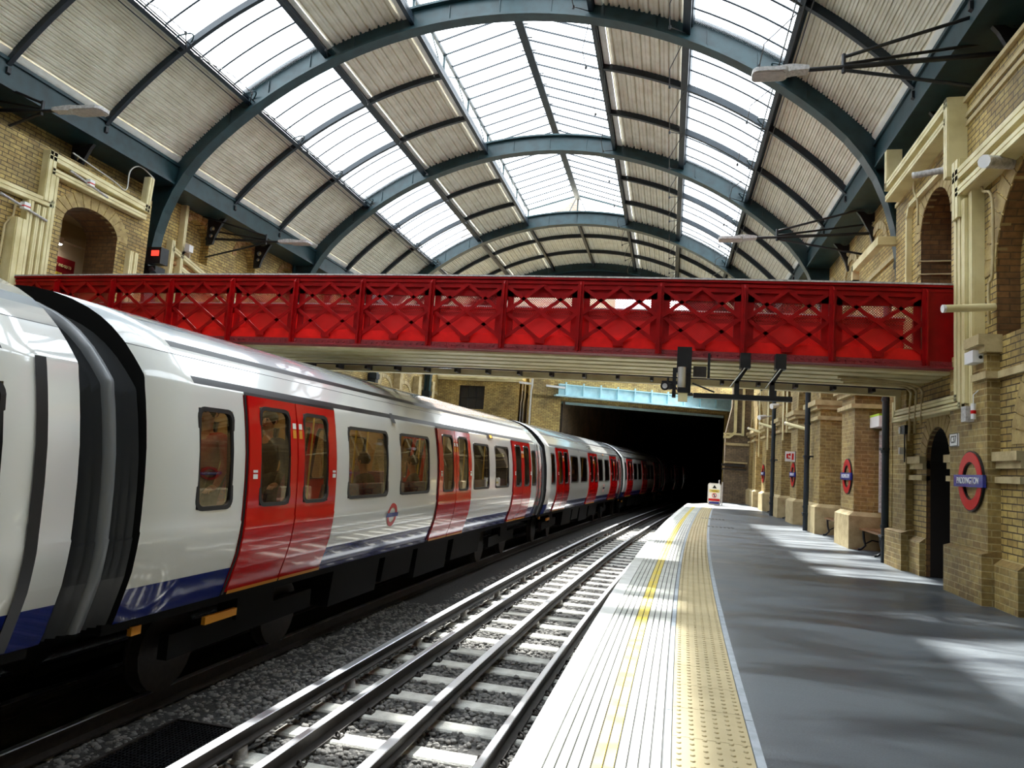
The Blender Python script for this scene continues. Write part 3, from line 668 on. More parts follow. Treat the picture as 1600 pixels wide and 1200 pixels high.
# upper wall relief between brackets: window heads, broken brickwork bands
g = MB()
for y in (15.0, 17.2, 19.4, 21.6, 23.8, 26.0, 28.2, 30.4): ring_arch(g, y, y + 1.1, 6.0, .45, .16, UR - .03, UR + .05, 9)
g.box((UR - .05, 13.2, 5.5), (UR + .02, 33.5, 5.6)); struct(g, 'trim_8', 'stone')

# ------------------------------------------------------------------ left wall
FL = -11.36; UL = -11.98
g = MB(); g.prism([(-14, -.05), (13.15, -.05), (13.15, 6.4), (-14, 6.4)], [arch(10.93, 12.30, 3.0, 5.22, .40)], XR, FL, FL - .75, 0, 1); struct(g, 'wall_left', ['brick', 'reveal'])
g = MB(); ring_arch(g, 10.93, 12.30, 5.22, .40, .28, FL + .012, FL - .1, 13); struct(g, 'trim_9', 'voussoir')
g = MB()
hl = [arch(y, y + 1.0, 5.75, 6.35, .45) for y in (15.05, 17.2, 19.5, 22.0, 24.0, 28.5, 30.6)]
g.prism([(13.15, -.05), (35.6, -.05), (35.6, 8.3), (13.15, 8.3)], hl, XR, UL, UL - .25); g.box((UL - .3, 13.1, 5), (UL - .25, 35.6, 7.5)); g.box((UL, -14, 6.4), (UL - .3, 13.15, 8.3)); g.box((FL - .02, -14, 6.3), (UL - .3, 13.15, 6.4)); struct(g, 'wall_left', 'brick')
g = MB()
for y in (15.05, 17.2, 19.5, 22.0, 24.0, 28.5, 30.6): ring_arch(g, y, y + 1.0, 6.35, .45, .16, UL + .02, UL - .05, 9)
g.box((UL + .06, 13.2, 5.42), (UL - .01, 35.5, 5.52)); g.box((UL + .04, 13.2, 6.95), (UL - .01, 35.5, 7.02))
struct(g, 'trim_10', 'brick_red')
g = MB()
for y in (27.5, 29.9, 32.3, 34.3):   # lower arches glimpsed under the footbridge
    ring_arch(g, y, y + 1.8, 3.6, .8, .16, UL + .03, UL - .05, 13); g.box((UL + .30, y - .45, 0), (UL, y - .1, 4.9))
struct(g, 'trim_11', 'stone')
# passage behind the arch with its poster
g = MB(); g.box((-13.95, 9.6, 2.9), (-13.85, 15.5, 6.4)); g.box((-13.9, 9.6, 6.05), (FL - .75, 15.5, 6.15)); g.box((-13.9, 9.55, 2.9), (FL - .75, 9.6, 6.1)); g.box((-13.9, 15.5, 2.9), (FL - .75, 15.55, 6.1)); g.box((-13.9, 9.6, 2.9), (FL - .75, 15.5, 2.95))
g.box((-13.86, 9.6, 5.55), (-13.7, 15.5, 5.7)); struct(g, 'wall_left', 'render')
t = thing('ceiling_lamp', 'lit ceiling lamp inside the passage behind the left arch', 'lamp', (-13.6, 12.8, 5.4))
MB().box((-13.72, 12.5, 5.40), (-13.5, 13.1, 5.55)).build('housing', 'white', t); MB().box((-13.70, 12.52, 5.38), (-13.52, 13.08, 5.40)).build('diffuser', 'lampon', t)
t = thing('poster', 'red poster with yellow capitals inside the passage behind the left arch', 'poster', (-13.68, 13.45, 4.6))
MB().box((-13.70, 12.84, 3.9), (-13.68, 13.66, 5.16)).build('sheet', 'maroon', t)
mx = face_mx((-13.676, 13.25, 4.97), (0, 1, 0), (0, 0, 1)); text('A TICKET AND GO TO', .10, 'lettering', 'cream', t, mx, .003, .006, .62)
mx = face_mx((-13.676, 13.25, 4.66), (0, 1, 0), (0, 0, 1)); text('HELL', .36, 'lettering', 'yellow', t, mx, .003, .02, .72)

# ------------------------------------------------------------------ ends: platform end wall, left building, portal, tunnel
g = MB(); g.prism([(2.42, 0), (3.6, 0), (3.6, 6.2), (2.75, 6.2), (2.70, 4.3), (2.45, 3.1)], [], YR, 33.6, 34.3); struct(g, 'wall_back', 'brick_dark')
g = MB(); g.box((2.40, 33.52, 2.55), (3.5, 33.62, 2.66)); g.box((2.42, 33.5, 1.75), (3.4, 33.6, 1.83)); struct(g, 'trim_12', 'stone')
GA = Vector((-5.35, 35.3, 0)); GB = Vector((3.25, 39.6, 0)); gd = (GB - GA).normalized(); gn = Vector((-gd.y, gd.x, 0))
def PW(u, v, d): p = GA + gd * u + gn * d; return (p.x, p.y, v)
LG = (GB - GA).length
g = MB(); g.prism([(-1.5, 4.4), (-1.5, 8.8), (LG + 3, 8.8), (LG + 3, -1.3), (LG - .1, -1.3), (LG, 4.4)], [], PW, 0.1, .9); g.prism([(-1.5, -1.3), (0, -1.3), (0, 4.6), (-1.5, 4.6)], [], PW, .1, .9); struct(g, 'wall_portal', 'brick')
t = thing('portal_girder', 'pale blue riveted girder spanning the top of the dark tunnel mouth', 'girder', tuple(GA + Vector((0, 0, 4.6))))
mb = MB(); mb.prism([(-.2, 4.62), (LG + .2, 4.62), (LG + .2, 5.16), (-.2, 5.16)], [], PW, -.02, .02); mb.build('web', 'girder', t)
mb = MB(); mb.prism([(-.4, 4.56), (LG + .3, 4.56), (LG + .3, 4.64), (-.4, 4.64)], [], PW, -.28, .15); mb.prism([(-.2, 5.15), (LG + .2, 5.15), (LG + .2, 5.20), (-.2, 5.20)], [], PW, -.12, .15); mb.build('flange', 'girder', t)
for k in range(11): 
    mb = MB(); u = .15 + k * (LG - .3) / 10; mb.prism([(u - .03, 4.64), (u + .03, 4.64), (u + .03, 5.3), (u - .03, 5.3)], [], PW, -.14, -.02); mb.build('stiffener', 'girder', t)
mb = MB(); mb.prism([(-.1, 4.50), (LG, 4.50), (LG, 4.55), (-.1, 4.55)], [], PW, .16, 1.0); mb.prism([(.1, 4.28), (LG, 4.28), (LG, 4.55), (.1, 4.55)], [], PW, 1.0, 1.1)
tag(mb.build('soffit_girder', 'girder'), 'pale blue soffit plates behind the main tunnel girder', 'girder')
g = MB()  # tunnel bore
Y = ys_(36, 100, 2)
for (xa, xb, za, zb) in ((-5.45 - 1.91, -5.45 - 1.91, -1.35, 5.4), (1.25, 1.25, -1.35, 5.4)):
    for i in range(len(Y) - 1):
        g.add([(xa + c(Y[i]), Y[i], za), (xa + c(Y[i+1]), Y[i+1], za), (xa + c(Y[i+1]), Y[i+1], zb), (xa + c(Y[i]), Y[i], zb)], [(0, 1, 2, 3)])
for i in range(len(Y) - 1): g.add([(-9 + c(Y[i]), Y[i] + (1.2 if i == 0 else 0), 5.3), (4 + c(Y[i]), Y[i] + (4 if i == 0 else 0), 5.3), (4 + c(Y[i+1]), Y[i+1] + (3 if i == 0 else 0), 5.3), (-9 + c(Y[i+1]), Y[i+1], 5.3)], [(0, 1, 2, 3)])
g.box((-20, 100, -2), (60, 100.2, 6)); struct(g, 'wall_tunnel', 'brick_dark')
g = MB(); g.box((-12.3, 37, 5.5), (12, 40.5, 5.6)); 
# slab on top of the tunnel keeps daylight out
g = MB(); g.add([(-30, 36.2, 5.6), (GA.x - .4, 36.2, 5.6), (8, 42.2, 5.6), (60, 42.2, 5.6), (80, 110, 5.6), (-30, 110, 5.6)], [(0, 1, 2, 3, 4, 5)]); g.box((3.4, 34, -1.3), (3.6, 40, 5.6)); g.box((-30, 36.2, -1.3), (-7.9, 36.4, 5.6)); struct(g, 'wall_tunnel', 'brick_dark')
# building at the left platform end
t = thing('signal_cabin', 'yellow brick cabin with a dark window at the far end of the left platform', 'building', (-9.8, 37.5, 0))
g = MB(); g.prism([(-12.0, 0), (-7.65, 0), (-7.65, 5.35), (-12.0, 5.35)], [[(-10.8, 3.75), (-9.45, 3.75), (-9.45, 4.95), (-10.8, 4.95)]], YR, 35.6, 35.85); g.box((-7.9, 35.85, 0), (-7.65, 36.15, 5.35)); g.box((-12.0, 35.85, 5.2), (-7.65, 36.15, 5.35)); g.box((-8.25, 35.56, 0), (-7.62, 35.6, 5.2)); g.box((-7.9, 35.85, 0), (-7.65, 40.5, 5.35)); g.box((-8.2, 40.4, 0), (-6.2, 40.6, 9)); g.build('wall', 'brick', t)
for yk in (36.3, 37.6, 38.9): MB().box((-7.655, yk, 3.2), (-7.63, yk + .8, 4.9)).build('window', 'winframe', t)
w_ = MB().box((-10.8, 35.72, 3.75), (-9.45, 35.76, 4.95)).build('window', 'winframe', t)
mb = MB()
for k in range(4): mb.box((-10.8 + k*.435, 35.69, 3.75), (-10.75 + k*.435, 35.73, 4.95))
for z in (3.75, 4.33, 4.9): mb.box((-10.8, 35.69, z), (-9.45, 35.73, z + .05))
mb.build('glazing_bar', 'black', w_)
MB().box((-12, 35.35, 5.33), (-7.45, 40.3, 5.58)).box((-7.66, 35.5, 5.25), (-7.5, 40.3, 5.33)).box((-12, 35.45, 5.22), (-7.55, 35.6, 5.33)).build('cornice', 'cream', t)
for k, (px, py) in enumerate(((-7.5, 35.9), (-7.3, 36.1), (-7.1, 36.2), (-6.85, 36.3), (-6.6, 36.1), (-6.3, 35.7))):
    mb = MB(); px = (-7.58, -7.56, -7.52, -7.5, -7.46, -6.75)[k]; py = (36.9, 37.5, 38.3, 39.1, 39.9, 35.2)[k]; mb.tube([(px, py - .9, 0), (px, py - .9, 4.2 + .1*k), (px + .04, py - .9, 4.45 + .1*k), (px + .04, py - .9, 5.2 + .1 * (k % 3))], .045 if k % 2 else .03, 6)
    tag(mb.build('conduit_pipe', 'pipe' if k % 2 else 'lampgrey'), 'slim vertical conduit beside the brick cabin, %s in the row from the cabin' % ('first', 'second', 'third', 'fourth', 'fifth', 'sixth')[k], 'pipe')
mb = MB(); mb.bar((-7.5, 34.9, 5.15), (-5.2, 35.2, 5.0), .12, .10); tag(mb.build('cable_tray', 'white'), 'white horizontal tray running from the cabin to the blue girder', 'tray')
# brick gable of a building seen through the lantern
t = thing('distant_building', 'brick gable of a distant building glimpsed through the end of the roof lantern', 'building', (-10, 52, 0))
MB().prism([(-16.5, 5.6), (-7.35, 5.6), (-7.35, 20.0), (-7.5, 21.3), (-7.95, 21.2), (-8.4, 20.6), (-9.1, 20.3), (-10.1, 20.05), (-11.1, 19.8), (-16.5, 19.0)], [], YR, 52, 53).build('wall', brick('far_brick', (.42, .30, .22), (.30, .22, .18), (.55, .5, .45), .3, .5, .16), t)
MB().prism([(-7.2, 5.6), (-4.4, 5.6), (-4.4, 18.4), (-7.2, 19.5)], [], YR, 52.3, 53).build('wing', 'render', t)

# unseen wall added behind the viewpoint to hold back light
g = MB(); g.box((-13, -12.8, -1.35), (5, -12.4, 11.2)); struct(g, 'wall_front_blocker', 'brick_dark')
g = MB(); g.box((-13.9, -14, -.3), (FL - .75, 9.5, 3.0)); struct(g, 'wall_left', 'brick_low')

# ------------------------------------------------------------------ footbridge
BY0, BY1 = 9.95, 12.15; BXL, BXR = -11.3, 3.5
def cam_z(x): return .07 * (1 - ((x + 3.9) / 7.5) ** 2)
def bpt(x, z, y): return (x, y, z + cam_z(x))
bridge = thing('footbridge', 'red lattice footbridge crossing over both tracks from wall to wall', 'bridge', (-3.9, 11, 2.7))
posts = [.91 + 1.117 * k for k in range(-10, 3)]
def bx(mb, xa, xb, z0, z1, y0, y1, mi=0):
    n = max(1, int((xb - xa) / .9))
    for i in range(n):
        a = xa + (xb - xa) * i / n; b = xa + (xb - xa) * (i + 1) / n; ca_, cb = cam_z(a), cam_z(b)
        mb.add([(a,y0,z0+ca_),(b,y0,z0+cb),(b,y1,z0+cb),(a,y1,z0+ca_),(a,y0,z1+ca_),(b,y0,z1+cb),(b,y1,z1+cb),(a,y1,z1+ca_)],
               [(0,3,2,1),(4,5,6,7),(0,1,5,4),(1,2,6,5),(2,3,7,6),(3,0,4,7)], mi)
ZT, ZB = 3.84, 2.74
for fy, d in ((BY0, 1), (BY1, -1)):
    front = d > 0
    mb = MB(); bx(mb, BXL, BXR, ZT - .17, ZT - .02, fy + d*.02, fy + d*.06); bx(mb, BXL, BXR, ZT - .10, ZT - .06, fy - d*.0, fy + d*.10); bx(mb, BXL, BXR, ZT - .04, ZT - .01, fy - d*.02, fy + d*.16)
    p_ = mb.build('top_chord', 'red', bridge)
    mb = MB(); bx(mb, BXL, BXR, ZT - .01, ZT + .012, fy - d*.03, fy + d*.17); mb.build('handrail', 'lampgrey', bridge)
    mb = MB(); bx(mb, BXL, BXR, ZB + .04, ZB + .245, fy + d*.03, fy + d*.05); mb.build('bottom_plate', 'skylit_red', bridge)
    mb = MB(); bx(mb, BXL, BXR, ZB - .0, ZB + .025, fy - d*.06, fy + d*.16); bx(mb, BXL, BXR, ZB + .02, ZB + .10, fy + d*.0, fy + d*.03)
    x = BXL
    while x < BXR - .1:
        mb.tube([(x, fy - d*.012, ZB + .06 + cam_z(x)), (x, fy + d*.005, ZB + .06 + cam_z(x))], .014, 6); x += .09
    mb.build('bottom_chord', 'darkred', bridge)
    for i, px in enumerate(posts):
        mb = MB(); w = .045; cz = cam_z(px)
        mb.box((px - w, fy - d*.015, ZB + .03 + cz), (px + w, fy + d*.01, ZT - .06 + cz)); mb.box((px - .01, fy - d*.07, ZB + .03 + cz), (px + .01, fy, ZT - .12 + cz))
        mb.add([(px-.01, fy - d*.07, ZT-.12+cz), (px+.01, fy - d*.07, ZT-.12+cz), (px+.01, fy, ZT-.05+cz), (px-.01, fy, ZT-.05+cz)], [(0,1,2,3)])
        mb.build('post', 'red', bridge)
    if front:
        P2 = [BXL + .08] + posts + [BXR - .02]
        for i in range(len(P2) - 1):
            a, b = P2[i] + .04, P2[i+1] - .04
            if b - a < .7: continue
            m_ = (a + b) / 2; zt, zb = ZT - .15, ZB + .20; zm = (zt + zb) / 2; mb = MB(); ca_, cb, cm = cam_z(a), cam_z(b), cam_z(m_)
            for (p, q), yy in (((( a, zt+ca_), (b, zb+cb)), 0.0), (((b, zt+cb), (a, zb+ca_)), .014), (((a, zm+ca_), (m_, zb-.04+cm)), .014), (((m_, zb-.04+cm), (b, zm+cb)), 0), (((a, zm+ca_), (m_, zt+.03+cm)), 0), (((m_, zt+.03+cm), (b, zm+cb)), .014)):
                mb.bar((p[0], fy + yy, p[1]), (q[0], fy + yy, q[1]), .012, .05, up=(0, 0, 1)) if False else mb.bar((p[0], fy + yy, p[1]), (q[0], fy + yy, q[1]), .05, .012, up=(0, 1, 0))
            mb.box((m_ - .07, fy - .004, zb - .07 + cm), (m_ + .07, fy + .02, zb + .0 + cm))
            mb.build('lattice', 'red', bridge)
            mb = MB(); mb.add([(a, fy + .07, ZB + .26 + ca_), (b, fy + .07, ZB + .26 + cb), (b, fy + .07, ZT - .28 + cb), (a, fy + .07, ZT - .28 + ca_)], [(0, 1, 2, 3)]); mb.build('safety_screen', 'screen', bridge)
            mb = MB(); mb.box((a - .04, fy + .05, ZT - .29 + cm), (b + .04, fy + .08, ZT - .08 + cm)); mb.box((a, fy + .05, ZB + .24 + cm), (a + .09, fy + .08, ZT - .2 + cm)); mb.box((b - .09, fy + .05, ZB + .24 + cm), (b, fy + .08, ZT - .2 + cm)); mb.build('screen_frame', 'red', bridge)
    else:
        mb = MB(); bx(mb, BXL, BXR, ZB + .24, ZT - .04, fy - .06, fy - .04); bx(mb, BXL, BXR, ZT - .62, ZT - .58, fy - .10, fy - .06); mb.build('parapet_panel', 'skylit_red', bridge)  # panel red brightened to paint in the skylight falling on it
        P2 = [BXL + .08] + posts + [BXR - .02]
        for i in range(len(P2) - 1):
            a, b = P2[i], P2[i+1]; mb = MB(); zt, zb = ZT - .15, ZT - .40; cm = cam_z((a+b)/2)
            mb.bar((a, fy, zt + cm), (a + .3, fy, zb + cm), .05, .012, up=(0, 1, 0)); mb.bar((b, fy, zt + cm), (b - .3, fy, zb + cm), .05, .012, up=(0, 1, 0))
            mb.bar(((a+b)/2 - .3, fy, zb + cm), ((a+b)/2, fy, zt + cm), .05, .012, up=(0, 1, 0)); mb.bar(((a+b)/2 + .3, fy, zb + cm), ((a+b)/2, fy, zt + cm), .05, .012, up=(0, 1, 0)); mb.build('lattice', 'red', bridge)
mb = MB(); mb.box((3.14, BY0 + .01, ZB + .06), (BXR, BY0 + .04, ZT - .05)); mb.build('end_plate', 'red', bridge)
mb = MB(); bx(mb, BXL, BXR, 2.83, 2.90, BY0 + .12, BY1 - .12); mb.build('deck', 'under', bridge)
mb = MB(); yy = BY0 + .16
for k, w in enumerate((.30, .34, .36, .34, .22)):
    bx(mb, BXL, BXR, ZB - .03 - .006 * k, ZB + .02, yy, yy + w - .085); yy += w + .015
mb.build('soffit_plank', 'cream', bridge)
mb = MB(); bx(mb, BXL, BXR, ZB + .05, ZB + .07, BY0 + .1, yy); mb.build('soffit_backing', 'under', bridge)
mb = MB(); bx(mb, BXL, BXR, ZB - .12, ZB - .02, BY1 - .06, BY1 + .10); mb.build('rear_beam', 'cream', bridge)
x = BXL + .3
while x < BXR: MB().box((x, BY1 - .30, ZB - .10 + cam_z(x)), (x + .05, BY1 - .05, ZB + .04 + cam_z(x))).build('soffit_cleat', 'rust', bridge); x += .56
mb = MB(); bx(mb, BXL, BXR, ZB - .05, ZB - .03, BY1 - .34, BY1 - .30); mb.build('soffit_rail', 'rust', bridge)

# equipment hung beneath the footbridge
t = thing('camera_mast', 'black steel bracket hanging below the footbridge and holding cameras', 'bracket', (.2, 9.8, 2.7))
mb = MB(); mb.box((.05, 9.72, 2.55), (.24, 9.86, 2.90)); mb.box((-.0, 9.76, 2.22), (.05, 9.86, 2.62)); mb.box((.17, 9.74, 2.25), (.24, 9.84, 2.6)); mb.box((-.14, 9.78, 2.40), (.2, 9.84, 2.44)); mb.build('plate', 'black', t)
mb = MB(); mb.tube([(.12, 9.70, 2.62), (.12, 9.70, 2.30)], .055, 10); mb.build('cable_gland', 'steel', t)
mb = MB(); mb.tube([(.26, 9.78, 2.42), (.55, 9.78, 2.31)], .012, 5); mb.tube([(.05, 9.75, 2.35), (.13, 9.66, 2.22), (.26, 9.72, 2.28)], .012, 5); mb.build('cable', 'black', t)
def cctv(loc, yaw, pitch, label):
    t = thing('security_camera', label, 'camera', loc); R_ = Matrix.Rotation(yaw, 4, 'Z') @ Matrix.Rotation(pitch, 4, 'X'); L = Vector(loc)
    def P(x, y, z): return tuple(L + R_ @ Vector((x, y, z)))
    mb = MB(); mb.tube([P(0, .10, 0), P(0, -.10, 0)], .048, 12); mb.build('body', 'black', t)
    mb = MB(); mb.tube([P(0, -.08, .0), P(0, -.115, .0)], [.055, .06], 12); mb.build('hood', 'black', t)
    mb = MB(); mb.tube([P(0, -.10, 0), P(0, -.117, 0)], .034, 12); mb.build('lens', 'lampgrey', t)
    mb = MB(); mb.tube([P(0, 0, 0), P(0, .02, .12)], .014, 6); mb.build('stem', 'black', t)
cctv((-.06, 9.62, 2.35), -.3, .10, 'black camera pointing at the viewer under the footbridge, farther from the wall')
t = thing('security_camera', 'cream box camera hanging lowest from the bracket under the footbridge', 'camera', (.14, 9.7, 2.2))
MB().box((.08, 9.62, 2.16), (.20, 9.74, 2.30)).build('body', 'cream', t); MB().box((.07, 9.61, 2.27), (.21, 9.75, 2.34)).build('hood', 'black', t)
t = thing('junction_box', 'brown box fixed to the cream soffit beside the camera bracket', 'box', (.35, 9.9, 2.6))
MB().box((.27, 9.84, 2.52), (.44, 9.94, 2.66)).build('box', 'rust', t); MB().box((.455, 9.83, 2.50), (.485, 9.92, 2.84)).build('strap', 'black', t)
t = thing('signal_bar', 'long black bar hung level below the footbridge on two angled hangers', 'bar', (.9, 9.8, 2.3))
mb = MB(); mb.box((.28, 9.74, 2.225), (1.52, 9.84, 2.29)); mb.build('rail', 'black', t)
for hx in (.86, 1.30):
    mb = MB(); mb.box((hx + .0, 9.70, 2.64), (hx + .13, 9.86, 2.84)); mb.bar((hx + .08, 9.78, 2.66), (hx - .05, 9.78, 2.44), .06, .06); mb.bar((hx - .03, 9.78, 2.48), (hx - .03, 9.78, 2.27), .06, .06); mb.build('hanger', 'black', t)
    mb = MB(); mb.tube([(hx + .06, 9.70, 2.64), (hx - .12, 9.68, 2.38)], .008, 5); mb.build('stay', 'pipe', t)

# ------------------------------------------------------------------ the train
PROF = [(-.20, 1.31), (-.13, 1.335), (.07, 1.395), (.2, 1.43), (.36, 1.45), (.50, 1.462), (.515, 1.455), (.64, 1.455), (.9, 1.448), (1.15, 1.43), (1.35, 1.402), (1.52, 1.372), (1.62, 1.35), (1.70, 1.335), (1.725, 1.325),
        (1.79, 1.275), (1.87, 1.21), (1.965, 1.125), (1.972, 1.12), (2.04, 1.045), (2.10, .975), (2.18, .86), (2.25, .73), (2.32, .56), (2.38, .36), (2.42, .15), (2.43, 0)]
PZ = [p[0] for p in PROF]; PWd = [p[1] for p in PROF]
def wz(z): return float(np.interp(z, PZ, PWd))
WINS = [(.95, 1.44), (3.78, 4.98), (5.42, 6.60), (8.95, 9.98), (10.42, 11.50), (13.68, 14.10)]
DOORS = [(1.62, 3.44), (6.95, 8.76), (11.80, 13.52)]
CAR0, CARL = 4.52, 15.0
def train_car(y0, idx, label, detail=True, persons=()):
    t = thing('train_car', label, 'train', (T2 + c(y0 + 7.5), y0 + 7.5, RAILZ))
    a, b = y0 + .32, y0 + CARL - .32
    br = sorted(set([a, b] + [y0 + v for w in WINS + DOORS for v in w] + [v for v in ys_(a, b, .7)] + [a + .6, b - .6]))
    br2 = [br[0]]
    for v in br[1:]:
        if v - br2[-1] > .02: br2.append(v)
    def hole(s, ym, zm, doors=True):
        for w in WINS:
            if y0 + w[0] < ym < y0 + w[1] and .64 < zm < 1.52: return True
        if doors:
            for d in DOORS:
                if y0 + d[0] < ym < y0 + d[1] and zm < 1.70: return True
        return False
    def shell(inset, mats, name, inner=False):
        mb = MB(); n = len(PROF); zs = PZ; prof = [(-(w - inset), z) for z, w in zip(zs, PWd)] + [((w - inset), z) for z, w in zip(zs[::-1][1:], PWd[::-1][1:])]
        vs = [(T2 + c(y) + px, y, pz - (inset if pz > 2 else 0)) for y in br2 for px, pz in prof]; m_ = len(prof); fs = []; ms = []
        for i in range(len(br2) - 1):
            ym = (br2[i] + br2[i+1]) / 2
            for j in range(m_ - 1):
                zm = (prof[j][1] + prof[j+1][1]) / 2; s_ = 1 if prof[j][0] + prof[j+1][0] > 0 else -1
                if hole(s_, ym, zm): continue
                if inner and zm < -.05: continue
                if inner: mi = 0
                elif zm < .07: mi = 1
                elif 1.725 < zm < 1.79 and br2[i] > a + .5 and br2[i+1] < b - .5: mi = 3
                elif 2.04 < zm < 2.10 and br2[i] > a + .5 and br2[i+1] < b - .5: mi = 3
                elif 1.965 < zm < 1.972: mi = 3
                elif zm > 2.10: mi = 2
                else: mi = 0
                fs.append((i*m_+j, i*m_+j+1, (i+1)*m_+j+1, (i+1)*m_+j)); ms.append(mi)
        k = len(mb.v); mb.v += vs
        for f, q in zip(fs, ms): mb.f.append(f); mb.m.append(q); mb.sm.append(True)
        if not inner:
            for i, inv in ((0, True), (len(br2) - 1, False)):
                f = tuple(i*m_ + j for j in range(m_)); mb.f.append(f[::-1] if inv else f); mb.m.append(4); mb.sm.append(False)
        return mb.build(name, mats, t)
    body = shell(0, ['paint_w', 'paint_b', 'paint_g', 'rubber', 'under'], 'body')
    SX = lambda y, z, o, s=1: (T2 + c(y) + s * (wz(z) + o), y, z)
    def panel(mb, y_0, y_1, z_0, z_1, o, s=1, mi=0, ny=2, nz=4, smooth=True):
        Yv = ys_(y_0, y_1, (y_1 - y_0) / ny); Zv = ys_(z_0, z_1, (z_1 - z_0) / nz)
        vs = [SX(y, z, o, s) for y in Yv for z in Zv]; m_ = len(Zv)
        mb.add(vs, [(i*m_+j, (i+1)*m_+j, (i+1)*m_+j+1, i*m_+j+1) for i in range(len(Yv)-1) for j in range(m_-1)], mi, smooth)
    def gasket(mb, y_0, y_1, z_0, z_1, o, w=.028, r=.10, s=1, th=.008):
        A = rrect(y_0 - .012, y_1 + .012, z_0 - .012, z_1 + .012, r, 5); B = rrect(y_0 + w, y_1 - w, z_0 + w, z_1 - w, max(.02, r - w), 5); k = len(A)
        vs = [SX(y, z, o + th, s) for y, z in A] + [SX(y, z, o + th, s) for y, z in B] + [SX(y, z, o - .02, s) for y, z in A] + [SX(y, z, o - .04, s) for y, z in B]
        fs = []
        for i in range(k):
            j = (i + 1) % k; fs += [(i, j, k+j, k+i), (i, 2*k+i, 2*k+j, j), (k+i, k+j, 3*k+j, 3*k+i)]
        mb.add(vs, fs)
    for (wa, wb) in WINS:
        for s in (1, -1):
            mb = MB(); gasket(mb, y0 + wa, y0 + wb, .64, 1.52, .0, .026, .09, s); w_ = mb.build('window', 'rubber', t)
            mb = MB(); panel(mb, y0 + wa + .01, y0 + wb - .01, .655, 1.505, -.012, s); mb.build('pane', 'glass_t', w_)
    for (da, db) in DOORS:
        mid = (da + db) / 2
        for s in (1, -1):
            for (la, lb, oa, ob) in ((da + .035, mid - .012, .19, .13), (mid + .012, db - .035, .13, .19)):
                la += y0; lb += y0; wa, wb = la + oa, lb - ob; z0_, z1_ = .64, 1.60; mb = MB(); o_ = .028
                Yv = [la, wa, wb, lb]; Zv = [-.165, -.05, .07, .22, .36, .50, .515, .64, .85, 1.1, 1.3, 1.5, 1.60, 1.695]; m_ = len(Zv)
                vs = [SX(y, z, o_, s) for y in Yv for z in Zv]; fs = [(i*m_+j, (i+1)*m_+j, (i+1)*m_+j+1, i*m_+j+1) for i in range(3) for j in range(m_-1) if not (i == 1 and .64 <= Zv[j] < 1.59)]
                mb.add(vs, fs, 0, True)
                for y in (la, lb): mb.add([SX(y, z, o_, s) for z in Zv] + [SX(y, z, -.03, s) for z in Zv], [(j, j+1, m_+j+1, m_+j) for j in range(m_-1)])
                d_ = mb.build('door', 'paint_r', t)
                mb = MB(); gasket(mb, wa, wb, z0_, z1_, o_, .024, .10, s, .006); mb.build('window_seal', 'rubber', d_)
                mb = MB(); panel(mb, wa + .01, wb - .01, z0_ + .01, z1_ - .01, o_ - .012, s); mb.build('pane', 'glass_t', d_)
                if s > 0 or not detail:
                    mb = MB(); panel(mb, la, lb, -.185, -.150, o_ + .012, s, 0, 2, 1); mb.build('sill', 'orange', d_)
                    if s > 0:
                        yb = la + .05 if la < y0 + mid - .1 else lb - .11
                        mb = MB(); panel(mb, yb, yb + .075, .90, .945, o_ + .008, s, 0, 1, 1); panel(mb, yb, yb + .075, .96, .985, o_ + .008, s, 0, 1, 1); mb.build('door_button', 'white', d_)
                        ye = lb - .085 if la < y0 + mid - .1 else la + .015
                        mb = MB(); panel(mb, ye, ye + .065, 1.32, 1.41, o_ + .004, s, 0, 1, 1); mb.build('sticker', 'orange', d_)
                        mb = MB(); panel(mb, ye, ye + .065, 1.42, 1.48, o_ + .004, s, 0, 1, 1); mb.build('sticker', 'flash', d_)
            for (ya, yb) in ((da, da + .035), (db - .035, db), (mid - .012, mid + .012)): mb = MB(); panel(mb, y0 + ya, y0 + yb, -.19, 1.70, .012, s, 0, 1, 10); mb.build('door_seal', 'rubber', t)
            mb = MB(); panel(mb, y0 + da, y0 + db, 1.695, 1.725, .012, s, 0, 1, 1); mb.build('door_seal', 'rubber', t)
    if idx < 3:
        shell(.07, ['inner'], 'lining', True)
        mb = MB(); sweep(mb, [(-1.32, -.16), (1.32, -.16), (1.32, -.12), (-1.32, -.12)], a + .02, b - .02, T2, 1); mb.build('interior_floor', 'under', t)
        for (wa, wb) in ((3.55, 6.85), (8.85, 11.7)):
            for s in (-1, 1):
                mb = MB(); sweep(mb, [(s*1.30, .22), (s*.88, .22), (s*.88, .34), (s*1.14, .36), (s*1.22, .80), (s*1.32, .80)], y0 + wa, y0 + wb, T2, 1); mb.build('seat_bench', 'seat', t)
        for p_ in (3.6, 5.2, 6.8, 8.9, 10.2, 11.6):
            for s in (-1, 1): MB().tube([(T2 + c(y0+p_) + s*.8, y0 + p_, -.12), (T2 + c(y0+p_) + s*.8, y0 + p_, 1.95)], .017, 6).build('grab_pole', 'yellow', t)
        for s in (-1, 1): mb = MB(); sweep(mb, [(s*.55, 1.99), (s*.75, 1.96), (s*.75, 1.98), (s*.55, 2.01)], a + .3, b - .3, T2, 1); mb.build('light_strip', 'glow', t)
